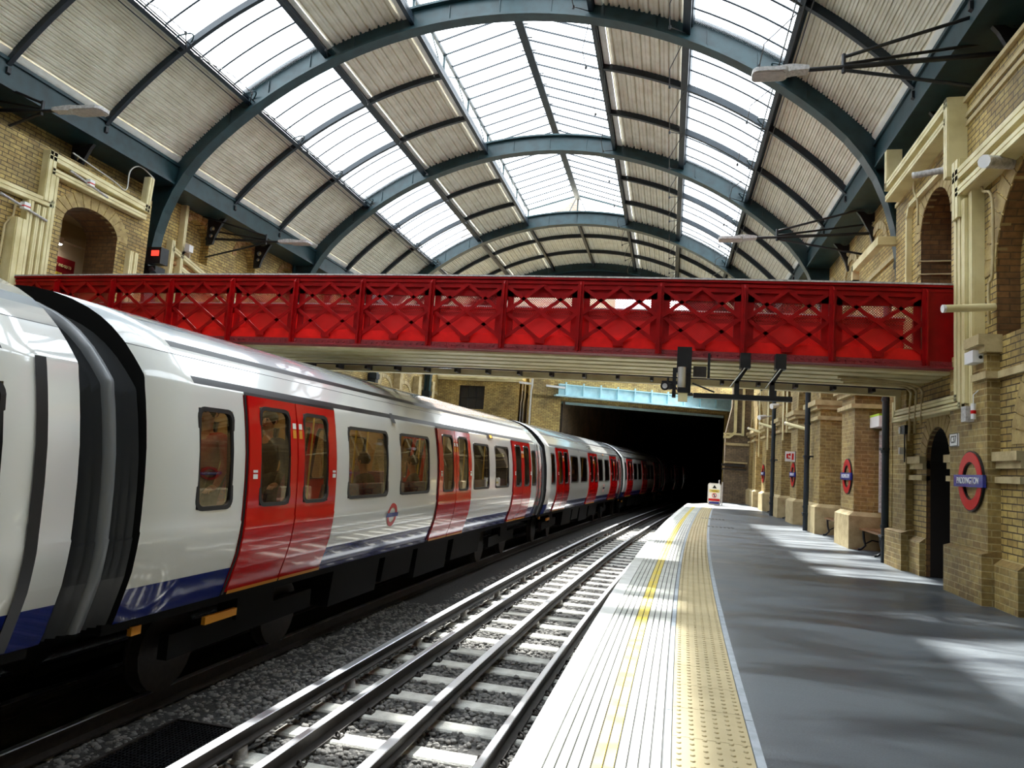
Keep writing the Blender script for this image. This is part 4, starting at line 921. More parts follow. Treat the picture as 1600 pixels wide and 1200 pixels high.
    # side roundel of the operator
    if idx in (1, 2):
        ry, rz = (y0 + 5.2, .36) if idx == 1 else (y0 + 10.2, .36)
        mb = MB(); n = 28
        vs = [SX(ry + r_ * math.cos(2*PI*k/n), rz + r_ * math.sin(2*PI*k/n), .006) for r_ in (.105, .165) for k in range(n)]
        mb.add(vs, [(k, (k+1) % n, n + (k+1) % n, n + k) for k in range(n)], 0, True); em = mb.build('emblem', 'sign_r', t)
        mb = MB(); panel(mb, ry - .20, ry + .20, rz - .028, rz + .028, .010, 1, 0, 2, 1); mb.build('emblem_bar', 'sign_b', em)
    if idx >= 1:
        yb = y0 + 10.15; mb = MB(); panel(mb, yb - .16, yb + .16, 1.66, 1.76, .03, 1, 0, 1, 1); panel(mb, yb - .16, yb + .16, 1.76, 1.78, .03, 1, 0, 1, 1); mb.build('lamp_housing', 'rubber', t)
        mb = MB(); panel(mb, yb - .09, yb + .07, 1.68, 1.735, .036, 1, 0, 1, 1); mb.build('indicator', mat('amber', (.8, .35, .02), .4, emit=(1, .45, .05), es=1.0) if idx == 1 else 'orange', t)
        yb = y0 + 5.2; mb = MB(); panel(mb, yb - .05, yb + .05, 1.66, 1.80, .035, 1, 0, 1, 1); mb.build('door_lamp', 'rubber', t)
    mb = MB(); panel(mb, b - .36, b - .27, -.19, 1.72, .012, 1, 0, 1, 30); mb.build('end_seal', 'rubber', t)
    # underframe
    mb = MB(); sweep(mb, [(-1.22, -.20), (1.22, -.20), (1.22, -.30), (-1.22, -.30)], a, b, T2, 1); mb.build('underframe', 'under', t)
    for k, (u0, u1, zb) in enumerate(((4.2, 5.6, -.78), (5.8, 6.9, -.70), (7.1, 8.6, -.82), (8.9, 10.6, -.74))): mb = MB(); sweep(mb, [(-1.15, -.29), (1.15, -.29), (1.10, zb), (-1.10, zb)], y0 + u0, y0 + u1, T2, 1); mb.build('equipment_case', 'under', t)
    for cy in (2.55, 12.5):
        yc = y0 + cy; bgs = {}
        for s in (-1, 1):
            mb = MB(); mb.box((T2 + c(yc) + s*.98, yc - 1.3, -.72), (T2 + c(yc) + s*1.08, yc + 1.3, -.50)); mb.box((T2 + c(yc) + s*.90, yc - .35, -.55), (T2 + c(yc) + s*1.12, yc + .35, -.32)); bgs[s] = mb.build('bogie_frame', 'under', t)
        for wy in (-.95, .95):
            for s in (-1, 1):
                x = T2 + c(yc + wy) + s * G/2; mb = MB(); zc_ = RAILZ + .385
                mb.tube([(x - s*.045, yc + wy, zc_), (x - s*.02, yc + wy, zc_)], .41, 20); mb.tube([(x - s*.02, yc + wy, zc_), (x + s*.085, yc + wy, zc_)], .385, 20); mb.build('wheel', 'rust', bgs[s])
    for (u, w, zz) in ((.62, .11, -.30), (1.55, .50, -.40)):
        mb = MB(); yb = y0 + u; mb.box((T2 + c(yb) + 1.20, yb, zz - .06), (T2 + c(yb) + 1.24, yb + w, zz + .01)); mb.build('marker_label', 'orange', t)
    # bellows towards the next car: folds standing a little inside the body outline
    mb = MB(); Yb = []; k = 0; yy = y0 + CARL - .34
    while yy <= y0 + CARL + .345: Yb.append((yy, (.925 if k % 2 else .975))); k += 1; yy += .045
    prof = [(-w, z) for z, w in PROF] + [(w, z) for z, w in PROF[::-1][1:]]; m_ = len(prof)
    vs = [(T2 + c(y) + px * sc, y, -.2 + (pz + .2) * (sc - .035)) for y, sc in Yb for px, pz in prof]
    mb.add(vs, [(i*m_+j, i*m_+j+1, (i+1)*m_+j+1, (i+1)*m_+j) for i in range(len(Yb)-1) for j in range(m_-1)], 0, False)
    mb.build('bellows', mat('bellows_rubber', (.035, .038, .042), .25), t)
    mb = MB(); P_ = [(-w, z) for z, w in PROF] + [(w, z) for z, w in PROF[::-1][1:]]; yh = y0 + CARL; k_ = len(P_)
    vs = [(T2 + c(yh) + px * sc, yh + dy, -.2 + (pz + .2) * (sc - .03)) for dy, sc in ((-.05, .96), (-.035, .99), (.035, .99), (.05, .96)) for px, pz in P_]
    mb.add(vs, [(i*k_+j, i*k_+j+1, (i+1)*k_+j+1, (i+1)*k_+j) for i in range(3) for j in range(k_-1)], 0, True); mb.build('bellows_hoop', 'hoop', t)  # centre frame of the gangway, its grey also standing for a highlight
    return t
labels = ['train car nearest the viewer, cut off at the left edge of the view', 'second train car with two large windows between red doors, passing under the footbridge',
          'third train car, beyond the second and past the footbridge', 'fourth train car, entering the dark tunnel mouth', 'last visible train car, deep in the tunnel darkness']
for k in range(5): train_car(CAR0 + (k - 1) * CARL, k, labels[k])

# passengers: one skinned body each, hair and coat as children
def person(loc, yaw, label, coat, pose='sit', hairm='hair'):
    t = thing('person', label, 'person', loc); R_ = Matrix.Rotation(yaw, 3, 'Z')
    if pose == 'sit':
        J = dict(pelvis=(0, 0, .48), chest=(0, -.04, .84), neck=(0, -.02, 1.03), head0=(0, .01, 1.10), lh=(-.1, .02, .46), rh=(.1, .02, .46), lk=(-.13, .44, .48), rk=(.14, .42, .48), la=(-.13, .46, .08), ra=(.14, .44, .08), lt=(-.13, .62, .04), rt=(.14, .60, .04),
                 ls=(-.19, -.04, .95), rs=(.19, -.04, .95), le=(-.25, .06, .70), re=(.24, .08, .70), lw=(-.13, .28, .58), rw=(.13, .30, .60))
    else:
        J = dict(pelvis=(0, 0, .93), chest=(0, 0, 1.28), neck=(0, 0, 1.47), head0=(0, .01, 1.54), lh=(-.1, 0, .9), rh=(.1, 0, .9), lk=(-.12, .02, .5), rk=(.12, .02, .5), la=(-.12, 0, .08), ra=(.12, 0, .08), lt=(-.13, .16, .04), rt=(.13, .16, .04),
                 ls=(-.2, 0, 1.40), rs=(.2, 0, 1.40), le=(-.26, .0, 1.12), re=(.30, .14, 1.20), lw=(-.24, .12, .88), rw=(.32, .22, 1.45))
    L = Vector(loc); W3 = lambda p: tuple(L + R_ @ Vector(p))
    def skin(name, chain, rad, m_, root, par=t, sub=2):
        ks = list(dict.fromkeys([k for e in chain for k in e])); me = bpy.data.meshes.new(name); me.from_pydata([W3(J[k]) for k in ks], [(ks.index(a), ks.index(b)) for a, b in chain], [])
        o_ = bpy.data.objects.new(name, me); COL.objects.link(o_); o_.parent = par; o_.matrix_parent_inverse = Matrix.Translation(-t.location)
        sm_ = o_.modifiers.new('skin', 'SKIN'); sm_.use_smooth_shade = True
        for i, k in enumerate(ks): me.skin_vertices[0].data[i].radius = (rad[k], rad[k]) if not isinstance(rad[k], tuple) else rad[k]; me.skin_vertices[0].data[i].use_root = (k == root)
        o_.modifiers.new('sub', 'SUBSURF').levels = 1; o_.modifiers['sub'].render_levels = sub; me.materials.append(M[m_]); return o_
    J['hc'] = tuple(np.array(J['head0']) + [0, .02, .10]); J['ht'] = tuple(np.array(J['head0']) + [0, .0, .19])
    chain = [('pelvis', 'chest'), ('chest', 'neck'), ('neck', 'head0'), ('head0', 'hc'), ('hc', 'ht'), ('pelvis', 'lh'), ('pelvis', 'rh'), ('lh', 'lk'), ('lk', 'la'), ('la', 'lt'), ('rh', 'rk'), ('rk', 'ra'), ('ra', 'rt'), ('chest', 'ls'), ('chest', 'rs'), ('ls', 'le'), ('le', 'lw'), ('rs', 're'), ('re', 'rw')]
    rad = dict(pelvis=.13, chest=.13, neck=.05, head0=.06, hc=.088, ht=.06, lh=.09, rh=.09, lk=.06, rk=.06, la=.04, ra=.04, lt=.035, rt=.035, ls=.065, rs=.065, le=.045, re=.045, lw=.03, rw=.03)
    body = skin('body', chain, rad, 'skin', 'pelvis')
    for s_, wk in ((-1, 'lw'), (1, 'rw')):   # hands with separate bent fingers
        w = np.array(J[wk]); mbh = MB(); mbh.tube([W3(w), W3(w + [0, .05, -.01]), W3(w + [0, .09, -.02])], [.026, .038, .034], 8)
        for f in range(4): 
            fx = -.03 + .02 * f; ln = (.055, .07, .072, .06)[f]
            mbh.tube([W3(w + [fx, .085, -.02]), W3(w + [fx, .085 + ln*.6, -.03]), W3(w + [fx, .085 + ln, -.055])], [.010, .009, .007], 6)
        mbh.tube([W3(w + [-s_*.03, .03, 0]), W3(w + [-s_*.055, .06, -.015]), W3(w + [-s_*.05, .09, -.03])], [.012, .010, .008], 6); mbh.build('hand', 'skin', body, True)
    J['c2'] = tuple(np.array(J['chest']) + [0, .0, -.16])
    rc = {k: v * 1.14 for k, v in rad.items()}; rc['c2'] = .155; rc['neck'] = .066
    skin('coat', [('pelvis', 'c2'), ('c2', 'chest'), ('chest', 'neck'), ('chest', 'ls'), ('chest', 'rs'), ('ls', 'le'), ('le', 'lw'), ('rs', 're'), ('re', 'rw')], rc, coat, 'pelvis', t)
    skin('trousers', [('pelvis', 'lh'), ('pelvis', 'rh'), ('lh', 'lk'), ('lk', 'la'), ('rh', 'rk'), ('rk', 'ra')], {k: v * 1.15 for k, v in rad.items()}, 'trouser', 'pelvis', t)
    hx = np.array(J['hc']); mbh = MB()
    for s_ in (-1, 1): MB().tube([W3(hx + [s_*.032, .078, .02]), W3(hx + [s_*.032, .090, .02])], .012, 8).build('eye', 'sign_k', t)
    mbh = MB(); mbh.tube([W3(hx + [0, .075, .03]), W3(hx + [0, .108, -.02]), W3(hx + [0, .085, -.03])], [.010, .017, .010], 6); mbh.build('nose', 'skin', t, True)
    for s_ in (-1, 1): MB().tube([W3(hx + [s_*.086, -.01, .02]), W3(hx + [s_*.10, -.02, .0]), W3(hx + [s_*.088, -.01, -.03])], .012, 6).build('ear', 'skin', t, True)
    mbh = MB(); mbh.tube([W3(hx + [-.025, .088, -.055]), W3(hx + [.025, .088, -.055])], .007, 6); mbh.build('mouth', 'coat_r', t)
    mbh = MB(); n1, n2 = 12, 8; vs = []; 
    for i in range(n2 + 1):
        ph = PI * i / n2 * .72
        for j in range(n1): a_ = 2*PI*j/n1; vs.append(W3(hx + [.104*math.sin(ph)*math.cos(a_), -.022 + .112*math.sin(ph)*math.sin(a_)*(1 if math.sin(a_) < 0 else .72), .035 + .105*math.cos(ph)]))
    mbh.add(vs, [(i*n1+j, i*n1+(j+1)%n1, (i+1)*n1+(j+1)%n1, (i+1)*n1+j) for i in range(n2) for j in range(n1)], 0, True); mbh.build('hair', hairm, t, True)
    return t
fl = -.12
PX = lambda y, dx=.82: (T2 + c(y) + dx, y, fl)
person(PX(10.0), PI/2, 'person in a dark coat seated at the first large train window', 'coat_k')
person(PX(11.9), PI/2 + .2, 'person in a dark coat seated at the second large train window', 'coat_k')
person(PX(8.05, .45), PI, 'person in dark clothes standing behind the nearest red train door', 'coat_k', 'stand')
person(PX(6.75, .55), PI, 'person in a red top standing behind the narrow window by the bellows', 'coat_r', 'stand')
person(PX(26.6), PI/2, 'person with dark hair seated at a window of the third car', 'coat_k')

# ------------------------------------------------------------------ signs
def roundel(y, z, r, x, label, txt='PADDINGTON'):
    t = thing('station_roundel', label, 'sign', (x, y, z)); mb = MB(); n = 40
    A = [(y + r*math.cos(2*PI*k/n), z + r*math.sin(2*PI*k/n)) for k in range(n)]; B = [(y + r*.66*math.cos(2*PI*k/n), z + r*.66*math.sin(2*PI*k/n)) for k in range(n)]
    mb.prism(A, [B], XR, x - .035, x); mb.build('ring', 'sign_r', t)
    A2 = [(y + (r+.015)*math.cos(2*PI*k/n), z + (r+.015)*math.sin(2*PI*k/n)) for k in range(n)]; B2 = [(y + (r*.66-.012)*math.cos(2*PI*k/n), z + (r*.66-.012)*math.sin(2*PI*k/n)) for k in range(n)]
    mb = MB(); mb.prism(A2, [B2], XR, x - .028, x + .002); mb.build('rim', 'sign_k', t)
    w = r * 1.24; h = r * .21; MB().box((x - .055, y - w, z - h), (x - .02, y + w, z + h)).build('bar', 'sign_b', t)
    text(txt, h * 1.5, 'lettering', 'sign_w', t, face_mx((x - .057, y, z), (0, -1, 0), (0, 0, 1)), .003, .006, .90)
roundel(9.33, 1.35, .335, FR - .13, 'large red and blue PADDINGTON roundel on the nearest brick pier')
roundel(15.35, 1.36, .335, PF, 'red and blue PADDINGTON roundel on the pale pier beside the benches')
roundel(21.7, 1.36, .335, PF, 'red and blue PADDINGTON roundel below the small direction sign')
roundel(28.3, 1.36, .335, PF, 'farthest PADDINGTON roundel, washed out on a sunlit pier')
t = thing('number_plate', 'small white plate reading C37 on the brick beside the nearest roundel', 'sign', (FR - .13, 9.86, 1.85))
MB().box((FR - .15, 9.72, 1.77), (FR - .128, 9.98, 1.93)).build('plate', 'sign_w', t)
mb = MB()
for a_, b_ in (((9.72, 1.77), (9.98, 1.778)), ((9.72, 1.922), (9.98, 1.93)), ((9.72, 1.77), (9.728, 1.93)), ((9.972, 1.77), (9.98, 1.93))): mb.box((FR - .153, *a_), (FR - .148, *b_))
mb.build('border', 'sign_k', t); text('C37', .13, 'lettering', 'sign_k', t, face_mx((FR - .152, 9.85, 1.85), (0, -1, 0), (0, 0, 1)), .002, .0, .80)
t = thing('direction_sign', 'small white sign with red symbols projecting above the third roundel', 'sign', (3.36, 21.5, 1.86))
MB().box((3.20, 21.48, 1.72), (3.47, 21.52, 2.0)).build('panel', 'sign_w', t); MB().box((3.46, 21.44, 1.70), (3.54, 21.7, 2.02)).build('bracket', 'sign_k', t)
mb = MB(); mb.box((3.23, 21.47, 1.80), (3.27, 21.482, 1.93)); mb.box((3.23, 21.47, 1.80), (3.33, 21.482, 1.83)); mb.box((3.30, 21.47, 1.88), (3.34, 21.482, 1.95)); mb.box((3.27, 21.47, 1.90), (3.31, 21.482, 1.93)); mb.box((3.37, 21.47, 1.77), (3.42, 21.482, 1.95)); mb.build('symbol', 'sign_r', t)
# platform-end warning board
t = thing('warning_board', 'white round-cornered warning board with hazard triangle standing at the platform end', 'sign', (1.82, 29.9, 0))
MB().prism(rrect(1.58, 2.05, 0.02, .84, .09), [], YR, 29.90, 29.94).build('panel', 'sign_w', t)
MB().prism(rrect(1.56, 2.07, 0.0, .86, .10), [rrect(1.585, 2.045, .025, .835, .085)], YR, 29.885, 29.95).build('frame', 'lampgrey', t)
MB().prism([(1.73, .66), (1.90, .66), (1.815, .79)], [], YR, 29.885, 29.9).build('hazard_triangle', 'sign_k', t)
MB().box((1.62, 29.885, .50), (2.01, 29.9, .61)).build('warning_band', 'yellow', t); text('Warning', .07, 'lettering', 'sign_k', t, face_mx((1.815, 29.88, .555), (1, 0, 0), (0, 0, 1)), .002, .01)
n = 20; MB().prism([(1.815 + .09*math.cos(2*PI*k/n), .38 + .09*math.sin(2*PI*k/n)) for k in range(n)], [[(1.815 + .07*math.cos(2*PI*k/n), .38 + .07*math.sin(2*PI*k/n)) for k in range(n)]], YR, 29.885, 29.9).build('prohibition_ring', 'sign_r', t)
mb = MB(); mb.bar((1.77, 29.89, .43), (1.86, 29.89, .33), .02, .01, up=(0, 1, 0)); mb.bar((1.81, 29.893, .44), (1.82, 29.893, .32), .025, .01, up=(0, 1, 0)); mb.build('figure', 'sign_k', t)
MB().box((1.60, 29.885, .16), (2.03, 29.9, .25)).build('red_band', 'sign_r', t); MB().box((1.62, 29.885, .05), (2.01, 29.9, .13)).build('blue_band', 'sign_b', t)
mb = MB(); mb.tube([(2.12, 30.0, 0), (2.12, 30.0, .92)], .02, 8); mb.tube([(2.0, 30.1, 0), (2.0, 30.1, 1.0)], .02, 8); tag(mb.build('gate_post', 'lampgrey'), 'pair of thin grey posts right behind the warning board', 'post')
# framed poster and lit sign box in the first recess
t = thing('framed_poster', 'tall framed crimson poster in the recess above the nearer bench', 'poster', (BK, 14.5, 1.3))
mb = MB(); mb.prism([(13.95, .72), (14.80, .72), (14.80, 2.25), (13.95, 2.25)], [[(14.01, .80), (14.74, .80), (14.74, 2.17), (14.01, 2.17)]], XR, BK - .07, BK - .005); mb.build('frame', 'lampgrey', t)
MB().box((BK - .03, 14.0, .79), (BK - .015, 14.75, 2.18)).build('sheet', 'sign_w', t); MB().box((BK - .035, 14.07, .88), (BK - .03, 14.68, 2.05)).build('artwork', 'crimson', t)
t = thing('light_box_sign', 'small white box sign with a lime top edge in the first recess', 'sign', (BK, 14.6, 2.4))
MB().box((BK - .22, 14.25, 2.30), (BK - .05, 14.86, 2.50)).build('box', 'sign_w', t); MB().box((BK - .222, 14.248, 2.50), (BK - .048, 14.862, 2.54)).build('top_edge', 'green', t)

# ------------------------------------------------------------------ benches
def bench(y0, y1, label):
    t = thing('bench', label, 'bench', (3.78, (y0 + y1) / 2, 0)); xf, xb = 3.55, 3.92
    mb = MB()
    for k in range(4): mb.box((xf + k*.092, y0, .385 + (.0 if k else -.012)), (xf + k*.092 + .078, y1, .415 + (.0 if k else -.012)))
    mb.build('seat', 'wood', t)
    for k in range(3): MB().box((xb + .01 + k*.02, y0, .52 + k*.125), (xb + .035 + k*.02, y1, .60 + k*.125)).build('back_slat', 'wood', t)
    for y in (y0 + .18, y1 - .18):
        mb = MB(); mb.tube([(xf - .06, y, .02), (xf + .0, y, .03), (xf + .07, y, .10), (xf + .04, y, .22), (xf + .03, y, .37)], [.022, .02, .02, .022, .022], 6)
        mb.tube([(xb + .14, y, .02), (xb + .02, y, .06), (xb - .04, y, .2), (xb + .0, y, .38), (xb + .03, y, .60), (xb + .08, y, .88)], .02, 6); mb.tube([(xf + .03, y, .36), (xb, y, .37)], .022, 6)
        mb.tube([(xf + .05, y, .12), (xf + .18, y, .2), (xb - .04, y, .18)], .014, 5); mb.build('leg', 'black', t)
bench(13.35, 14.8, 'wooden slatted bench with iron legs in the nearest recess')
bench(16.1, 17.9, 'wooden slatted bench with iron legs behind the pale roundel pier')
bench(22.6, 23.9, 'distant wooden bench in the recess beyond the third roundel')
bench(25.8, 27.4, 'farthest wooden bench, in front of a shaded recess near the platform end')

# ------------------------------------------------------------------ pipes, lamps, trunking
for (py, l_) in ((12.72, 'nearest black downpipe on the pier just past the small dark doorway'), (18.98, 'second black downpipe, between the second bench and the dark door'), (24.95, 'third black downpipe, on the pier before the sunlit end')):
    t = thing('downpipe', l_, 'pipe', (3.42, py, 0)); top = 4.4; x = (FR if py < 13 else PF) - .08
    x = x - .06; MB().tube([(x, py, .0), (x, py, top)], .064, 12).build('pipe', 'darkteal', t)
    for z in (.35, .55, 1.75, 2.6, 3.5): MB().tube([(x, py, z), (x, py, z + .05)], .078, 12).build('collar', 'darkteal', t)
    for z in (.40, 1.8): MB().box((x - .08, py - .09, z), (x + .14, py + .09, z + .035)).build('clamp', 'darkteal', t)
def tube_lamp(p, q, label, m_='cream', r=.045):
    t = thing('wall_lamp', label, 'lamp', tuple(q)); MB().tube([p, q], r, 10).build('housing', m_, t)
    d = (Vector(q) - Vector(p)).normalized(); MB().tube([Vector(p) - d*.02, Vector(p) + d*.01], r*1.05, 10).build('end_cap', 'white', t)
tube_lamp((3.02, 8.95, 3.30), (3.56, 9.0, 3.34), 'cream tubular lamp sticking out from the wall beside the bridge end')
tube_lamp((3.12, 10.35, 5.48), (3.50, 10.1, 5.46), 'grey tubular lamp under the upper cream trunking by the wall arch', 'lampgrey')
tube_lamp((3.2, 8.3, 4.78), (3.56, 8.55, 4.86), 'silver floodlight under the trunking near the top right blind arch', 'lampgrey', .07)
for py, z, l_ in ((20.2, 2.70, 'cream tubular lamp above the third recess'), (25.8, 3.05, 'cream tubular lamp above the fifth recess'), (29.5, 3.1, 'farthest cream tubular lamp near the platform end')):
    tube_lamp((3.0, py, z), (3.47, py - .6, z - .18), l_)
for px, py, z, l_ in ((3.25, 24.2, 3.5, 'white ball floodlight high on the sunlit pier'), (3.15, 26.5, 3.3, 'white floodlight farther along the sunlit piers')):
    t = thing('floodlight', l_, 'lamp', (px, py, z)); MB().tube([(px - .12, py - .1, z), (px + .12, py + .05, z + .06)], [.09, .06], 10).build('head', 'white', t); MB().tube([(px + .1, py + .05, z + .05), (3.5, py + .1, z + .1)], .02, 6).build('arm', 'lampgrey', t)
def bracket_lamp(s, y, z, head0, head1, wallx, label, big=False):
    """LED street-lamp head at the tip of a rod truss reaching out from the wall"""
    t = thing('bracket_lamp', label, 'lamp', (wallx, y, z)); hx0, hx1 = head0, head1; dirx = 1 if hx1 > hx0 else -1
    L = hx1 - hx0; w = .15; fl_ = lambda u: hx0 + L * u
    pl = rrect(0, .64, -w, w, .10, 6)
    mb = MB(); mb.prism([(fl_(u), v + y) for u, v in pl], [], lambda a_, b_, d_: (a_, b_, d_), z - .05, z + .005)
    mb.prism([(fl_(u), z + v) for u, v in ((.10, .0), (.40, .035), (.62, .06), (.74, .06), (1.0, .035), (1.0, -.02), (.72, -.03), (.62, -.045), (.10, -.045))], [], YR, y - w*.55, y + w*.55)
    mb.build('head', 'lampgrey', t)
    pl = rrect(.04, .58, -w + .03, w - .03, .08, 6)
    mb = MB(); mb.prism([(fl_(u), v + y) for u, v in pl], [], lambda a_, b_, d_: (a_, b_, d_), z - .058, z - .048); mb.build('lens', M['led'], t)
    mb = MB(); mb.tube([(hx1, y, z + .01), (hx1 + (wallx - hx1) * .18, y, z + .02)], .03, 8); kx = hx1 + (wallx - hx1) * .18; mb.build('spigot', 'black', t)
    mb = MB(); mb.tube([(kx, y, z - .06), (kx, y, z + .2)], .028, 6); mb.build('knuckle', 'black', t)
    for p_, q_, r_ in (((kx, y, z + .02), (wallx, y, z + .10), .035), ((kx, y, z + .16), (wallx, y - .25, z + .62), .024), ((kx, y, z + .06), (wallx, y + .15, z + .36), .022), ((kx, y, z - .02), (wallx, y + .05, z - .38), .024)):
        MB().tube([p_, q_], r_, 8).build('stay_rod', 'black', t)
bracket_lamp(1, 9.6, 6.66, .88, 1.60, UR, 'large lamp head on long black stay rods reaching out from the upper right wall', True)
bracket_lamp(1, 15.9, 6.40, .86, 1.66, UR, 'small distant lamp on stay rods above the right end of the footbridge')
bracket_lamp(-1, 9.6, 6.62, -9.42, -10.42, UL, 'lamp head on black rods by the upper left wall, nearest the left edge')
bracket_lamp(-1, 15.9, 6.34, -8.99, -9.85, UL, 'lamp head on black rods beyond the left foot of the nearest broad rib')

def trunk(x, segs, label, w=.14, d=.12, s=-1, lines=2):
    """cream cable trunking: (y,z) polyline boxed out from a wall plane x; s = side the room lies on"""
    t = thing('cable_trunking', label, 'trunking', (x, segs[0][0][0], segs[0][0][1])); 
    for P in segs:
        mb = MB()
        for i in range(len(P) - 1):
            a = Vector((0, P[i][0], P[i][1])); b = Vector((0, P[i+1][0], P[i+1][1])); ww = P[i][2] if len(P[i]) > 2 else w; e = (b - a).normalized() * ww / 2
            a2 = a - e; b2 = b + e; xx = x + s * d / 2
            mb.bar((xx, a2.y, a2.z), (xx, b2.y, b2.z), ww, d, up=(1, 0, 0))
            nn = Vector((0, -(b-a).z, (b-a).y)).normalized()
            for q in range(-1, 2, 2):
                o_ = nn * (q * ww * .25); mb.bar((x + s * (d + .008), a2.y + o_.y, a2.z + o_.z), (x + s * (d + .008), b2.y + o_.y, b2.z + o_.z), ww * .40, .02, up=(1, 0, 0))
        mb.build('duct', 'cream', t)
    return t
# right wall runs
trunk(FR, [[(12.15, 2.62, .09), (12.15, 2.36, .09), (9.72, 2.36, .09), (9.72, 4.75, .07)], [(12.25, 2.5, .08), (12.25, 2.26, .08), (9.60, 2.26, .08), (9.60, 4.75, .07)], [(9.47, 2.32, .10), (9.47, 4.75, .10)]], 'stacked cream trunking wrapping under and beside the right end of the footbridge', .09, .16)
trunk(FR, [[(9.36, 2.25, .10), (9.36, 4.85, .10)]], 'wide cream upright duct nearest the viewer at the bridge end', .10, .12)
trunk(FR, [[(9.62, 5.15, .16), (3.0, 5.10, .16)], [(9.55, 4.93, .13), (3.0, 4.90, .13)], [(9.62, 5.25, .2), (9.62, 4.7, .2)]], 'thick cream trunking running along the upper right wall towards the viewer', .15, .20)
trunk(FR, [[(9.88, 5.30, .13), (9.88, 6.25, .13), (12.55, 6.20, .13), (12.55, 6.75, .13)], [(9.95, 6.02, .11), (12.5, 5.98, .11)]], 'cream trunking frame stepping up under the eaves above the wall arch', .13, .22)
trunk(FR, [[(9.9, 5.62, .07), (11.9, 5.62, .07), (12.0, 5.45, .07), (12.0, 3.4, .07)]], 'thin cream conduit framing the upper arch beside the bridge end', .06, .06)
trunk(FR, [[(12.35, 3.0, .16), (12.35, 4.4, .16)]], 'short cream upright duct between the nearest rib foot and the arch', .16, .14)
t = thing('cable_trunking', 'cream boxed duct wrapping round the foot of the nearest broad rib', 'trunking', (3.6, 13.6, 5.3))
mb = MB(); mb.box((3.30, 12.9, 5.28), (3.42, 14.6, 5.42)); mb.box((3.30, 12.8, 5.28), (4.0, 12.92, 5.42)); mb.box((3.30, 14.5, 5.0), (3.42, 16.4, 5.12)); mb.box((3.3, 14.5, 5.0), (3.42, 14.62, 5.4)); mb.box((3.42, 14.6, 4.85), (4.02, 17.4, 4.93)); mb.build('duct', 'cream', t)
for pts, l_ in (([(3.52, 9.25, 4.95), (3.52, 9.2, 4.80), (3.52, 8.95, 4.60), (3.52, 8.95, 3.75), (3.52, 9.05, 3.60), (3.52, 9.05, 3.15)], 'thin cream conduit bending down the wall beside the wide duct'),
                ([(3.50, 11.6, 5.9), (3.50, 11.62, 5.75), (3.50, 11.45, 5.5), (3.50, 11.45, 5.15)], 'thin pale conduit hanging into the upper wall arch')):
    tag(MB().tube(smooth_path(pts), .018, 6).build('conduit_pipe', 'stone'), l_, 'pipe')
for z, l_ in ((4.62, 'upper of two thin conduits crossing the arched recess beside the bridge'), (4.42, 'lower of two thin conduits crossing the arched recess beside the bridge')):
    tag(MB().tube([(3.62, 11.9, z - .1), (3.55, 11.56, z), (4.28, 11.50, z), (4.28, 10.4, z)], .014, 6).build('conduit_pipe', 'stone'), l_, 'pipe')
for k in range(3):
    pts = [(2.2 + .1*k, 10.4 + .3*k, 2.66), (2.9 + .06*k, 10.5 + .2*k, 2.64), (3.3, 10.7 + .2*k, 2.60), (3.40, 10.9 + .25*k, 2.45), (3.40, 10.95 + .25*k, 2.1 - .1*k)]
    tag(MB().tube(smooth_path(pts), .018, 6).build('conduit_pipe', 'stone'), 'thin conduit curving off the bridge soffit onto the trunking, %s from the viewer' % ('first', 'second', 'third')[k], 'pipe')
t = thing('help_point_box', 'small white box on the wall pier above the nearest roundel', 'box', (3.4, 9.1, 2.8))
MB().box((3.34, 9.02, 2.70), (3.46, 9.26, 2.84)).build('case', 'white', t); MB().tube([(3.42, 9.02, 2.76), (3.42, 9.015, 2.76)], .02, 8).build('button', 'sign_k', t)
t = thing('alarm_lamp', 'small white and red cylinder hanging below the cream trunking corner', 'lamp', (3.40, 9.15, 2.2))
MB().tube([(3.40, 9.17, 2.06), (3.40, 9.17, 2.24)], .028, 10).build('body', 'white', t); MB().tube([(3.40, 9.17, 2.12), (3.40, 9.17, 2.16)], .030, 10).build('band', 'sign_r', t); MB().tube([(3.40, 9.17, 2.24), (3.40, 9.17, 2.34), (3.46, 9.17, 2.4)], .006, 5).build('cord', 'white', t)
t = thing('junction_box', 'grey box hanging at the lower corner of the wall trunking', 'box', (3.4, 9.35, 2.15)); MB().box((3.36, 9.28, 2.04), (3.5, 9.42, 2.22)).build('case', 'lampgrey', t)
t = thing('wall_switch_box', 'small grey switch with cable on the pier left of the dark doorway', 'box', (3.45, 11.8, 2.0))
MB().box((3.42, 11.72, 2.02), (3.5, 11.90, 2.15)).build('case', 'black', t); MB().box((3.40, 11.88, 2.03), (3.48, 11.93, 2.13)).box((3.40, 11.88, 1.72), (3.48, 11.93, 1.82)).build('switch', 'white', t); MB().tube([(3.46, 11.85, 2.02), (3.46, 11.85, 1.6)], .01, 5).build('cable', 'black', t)
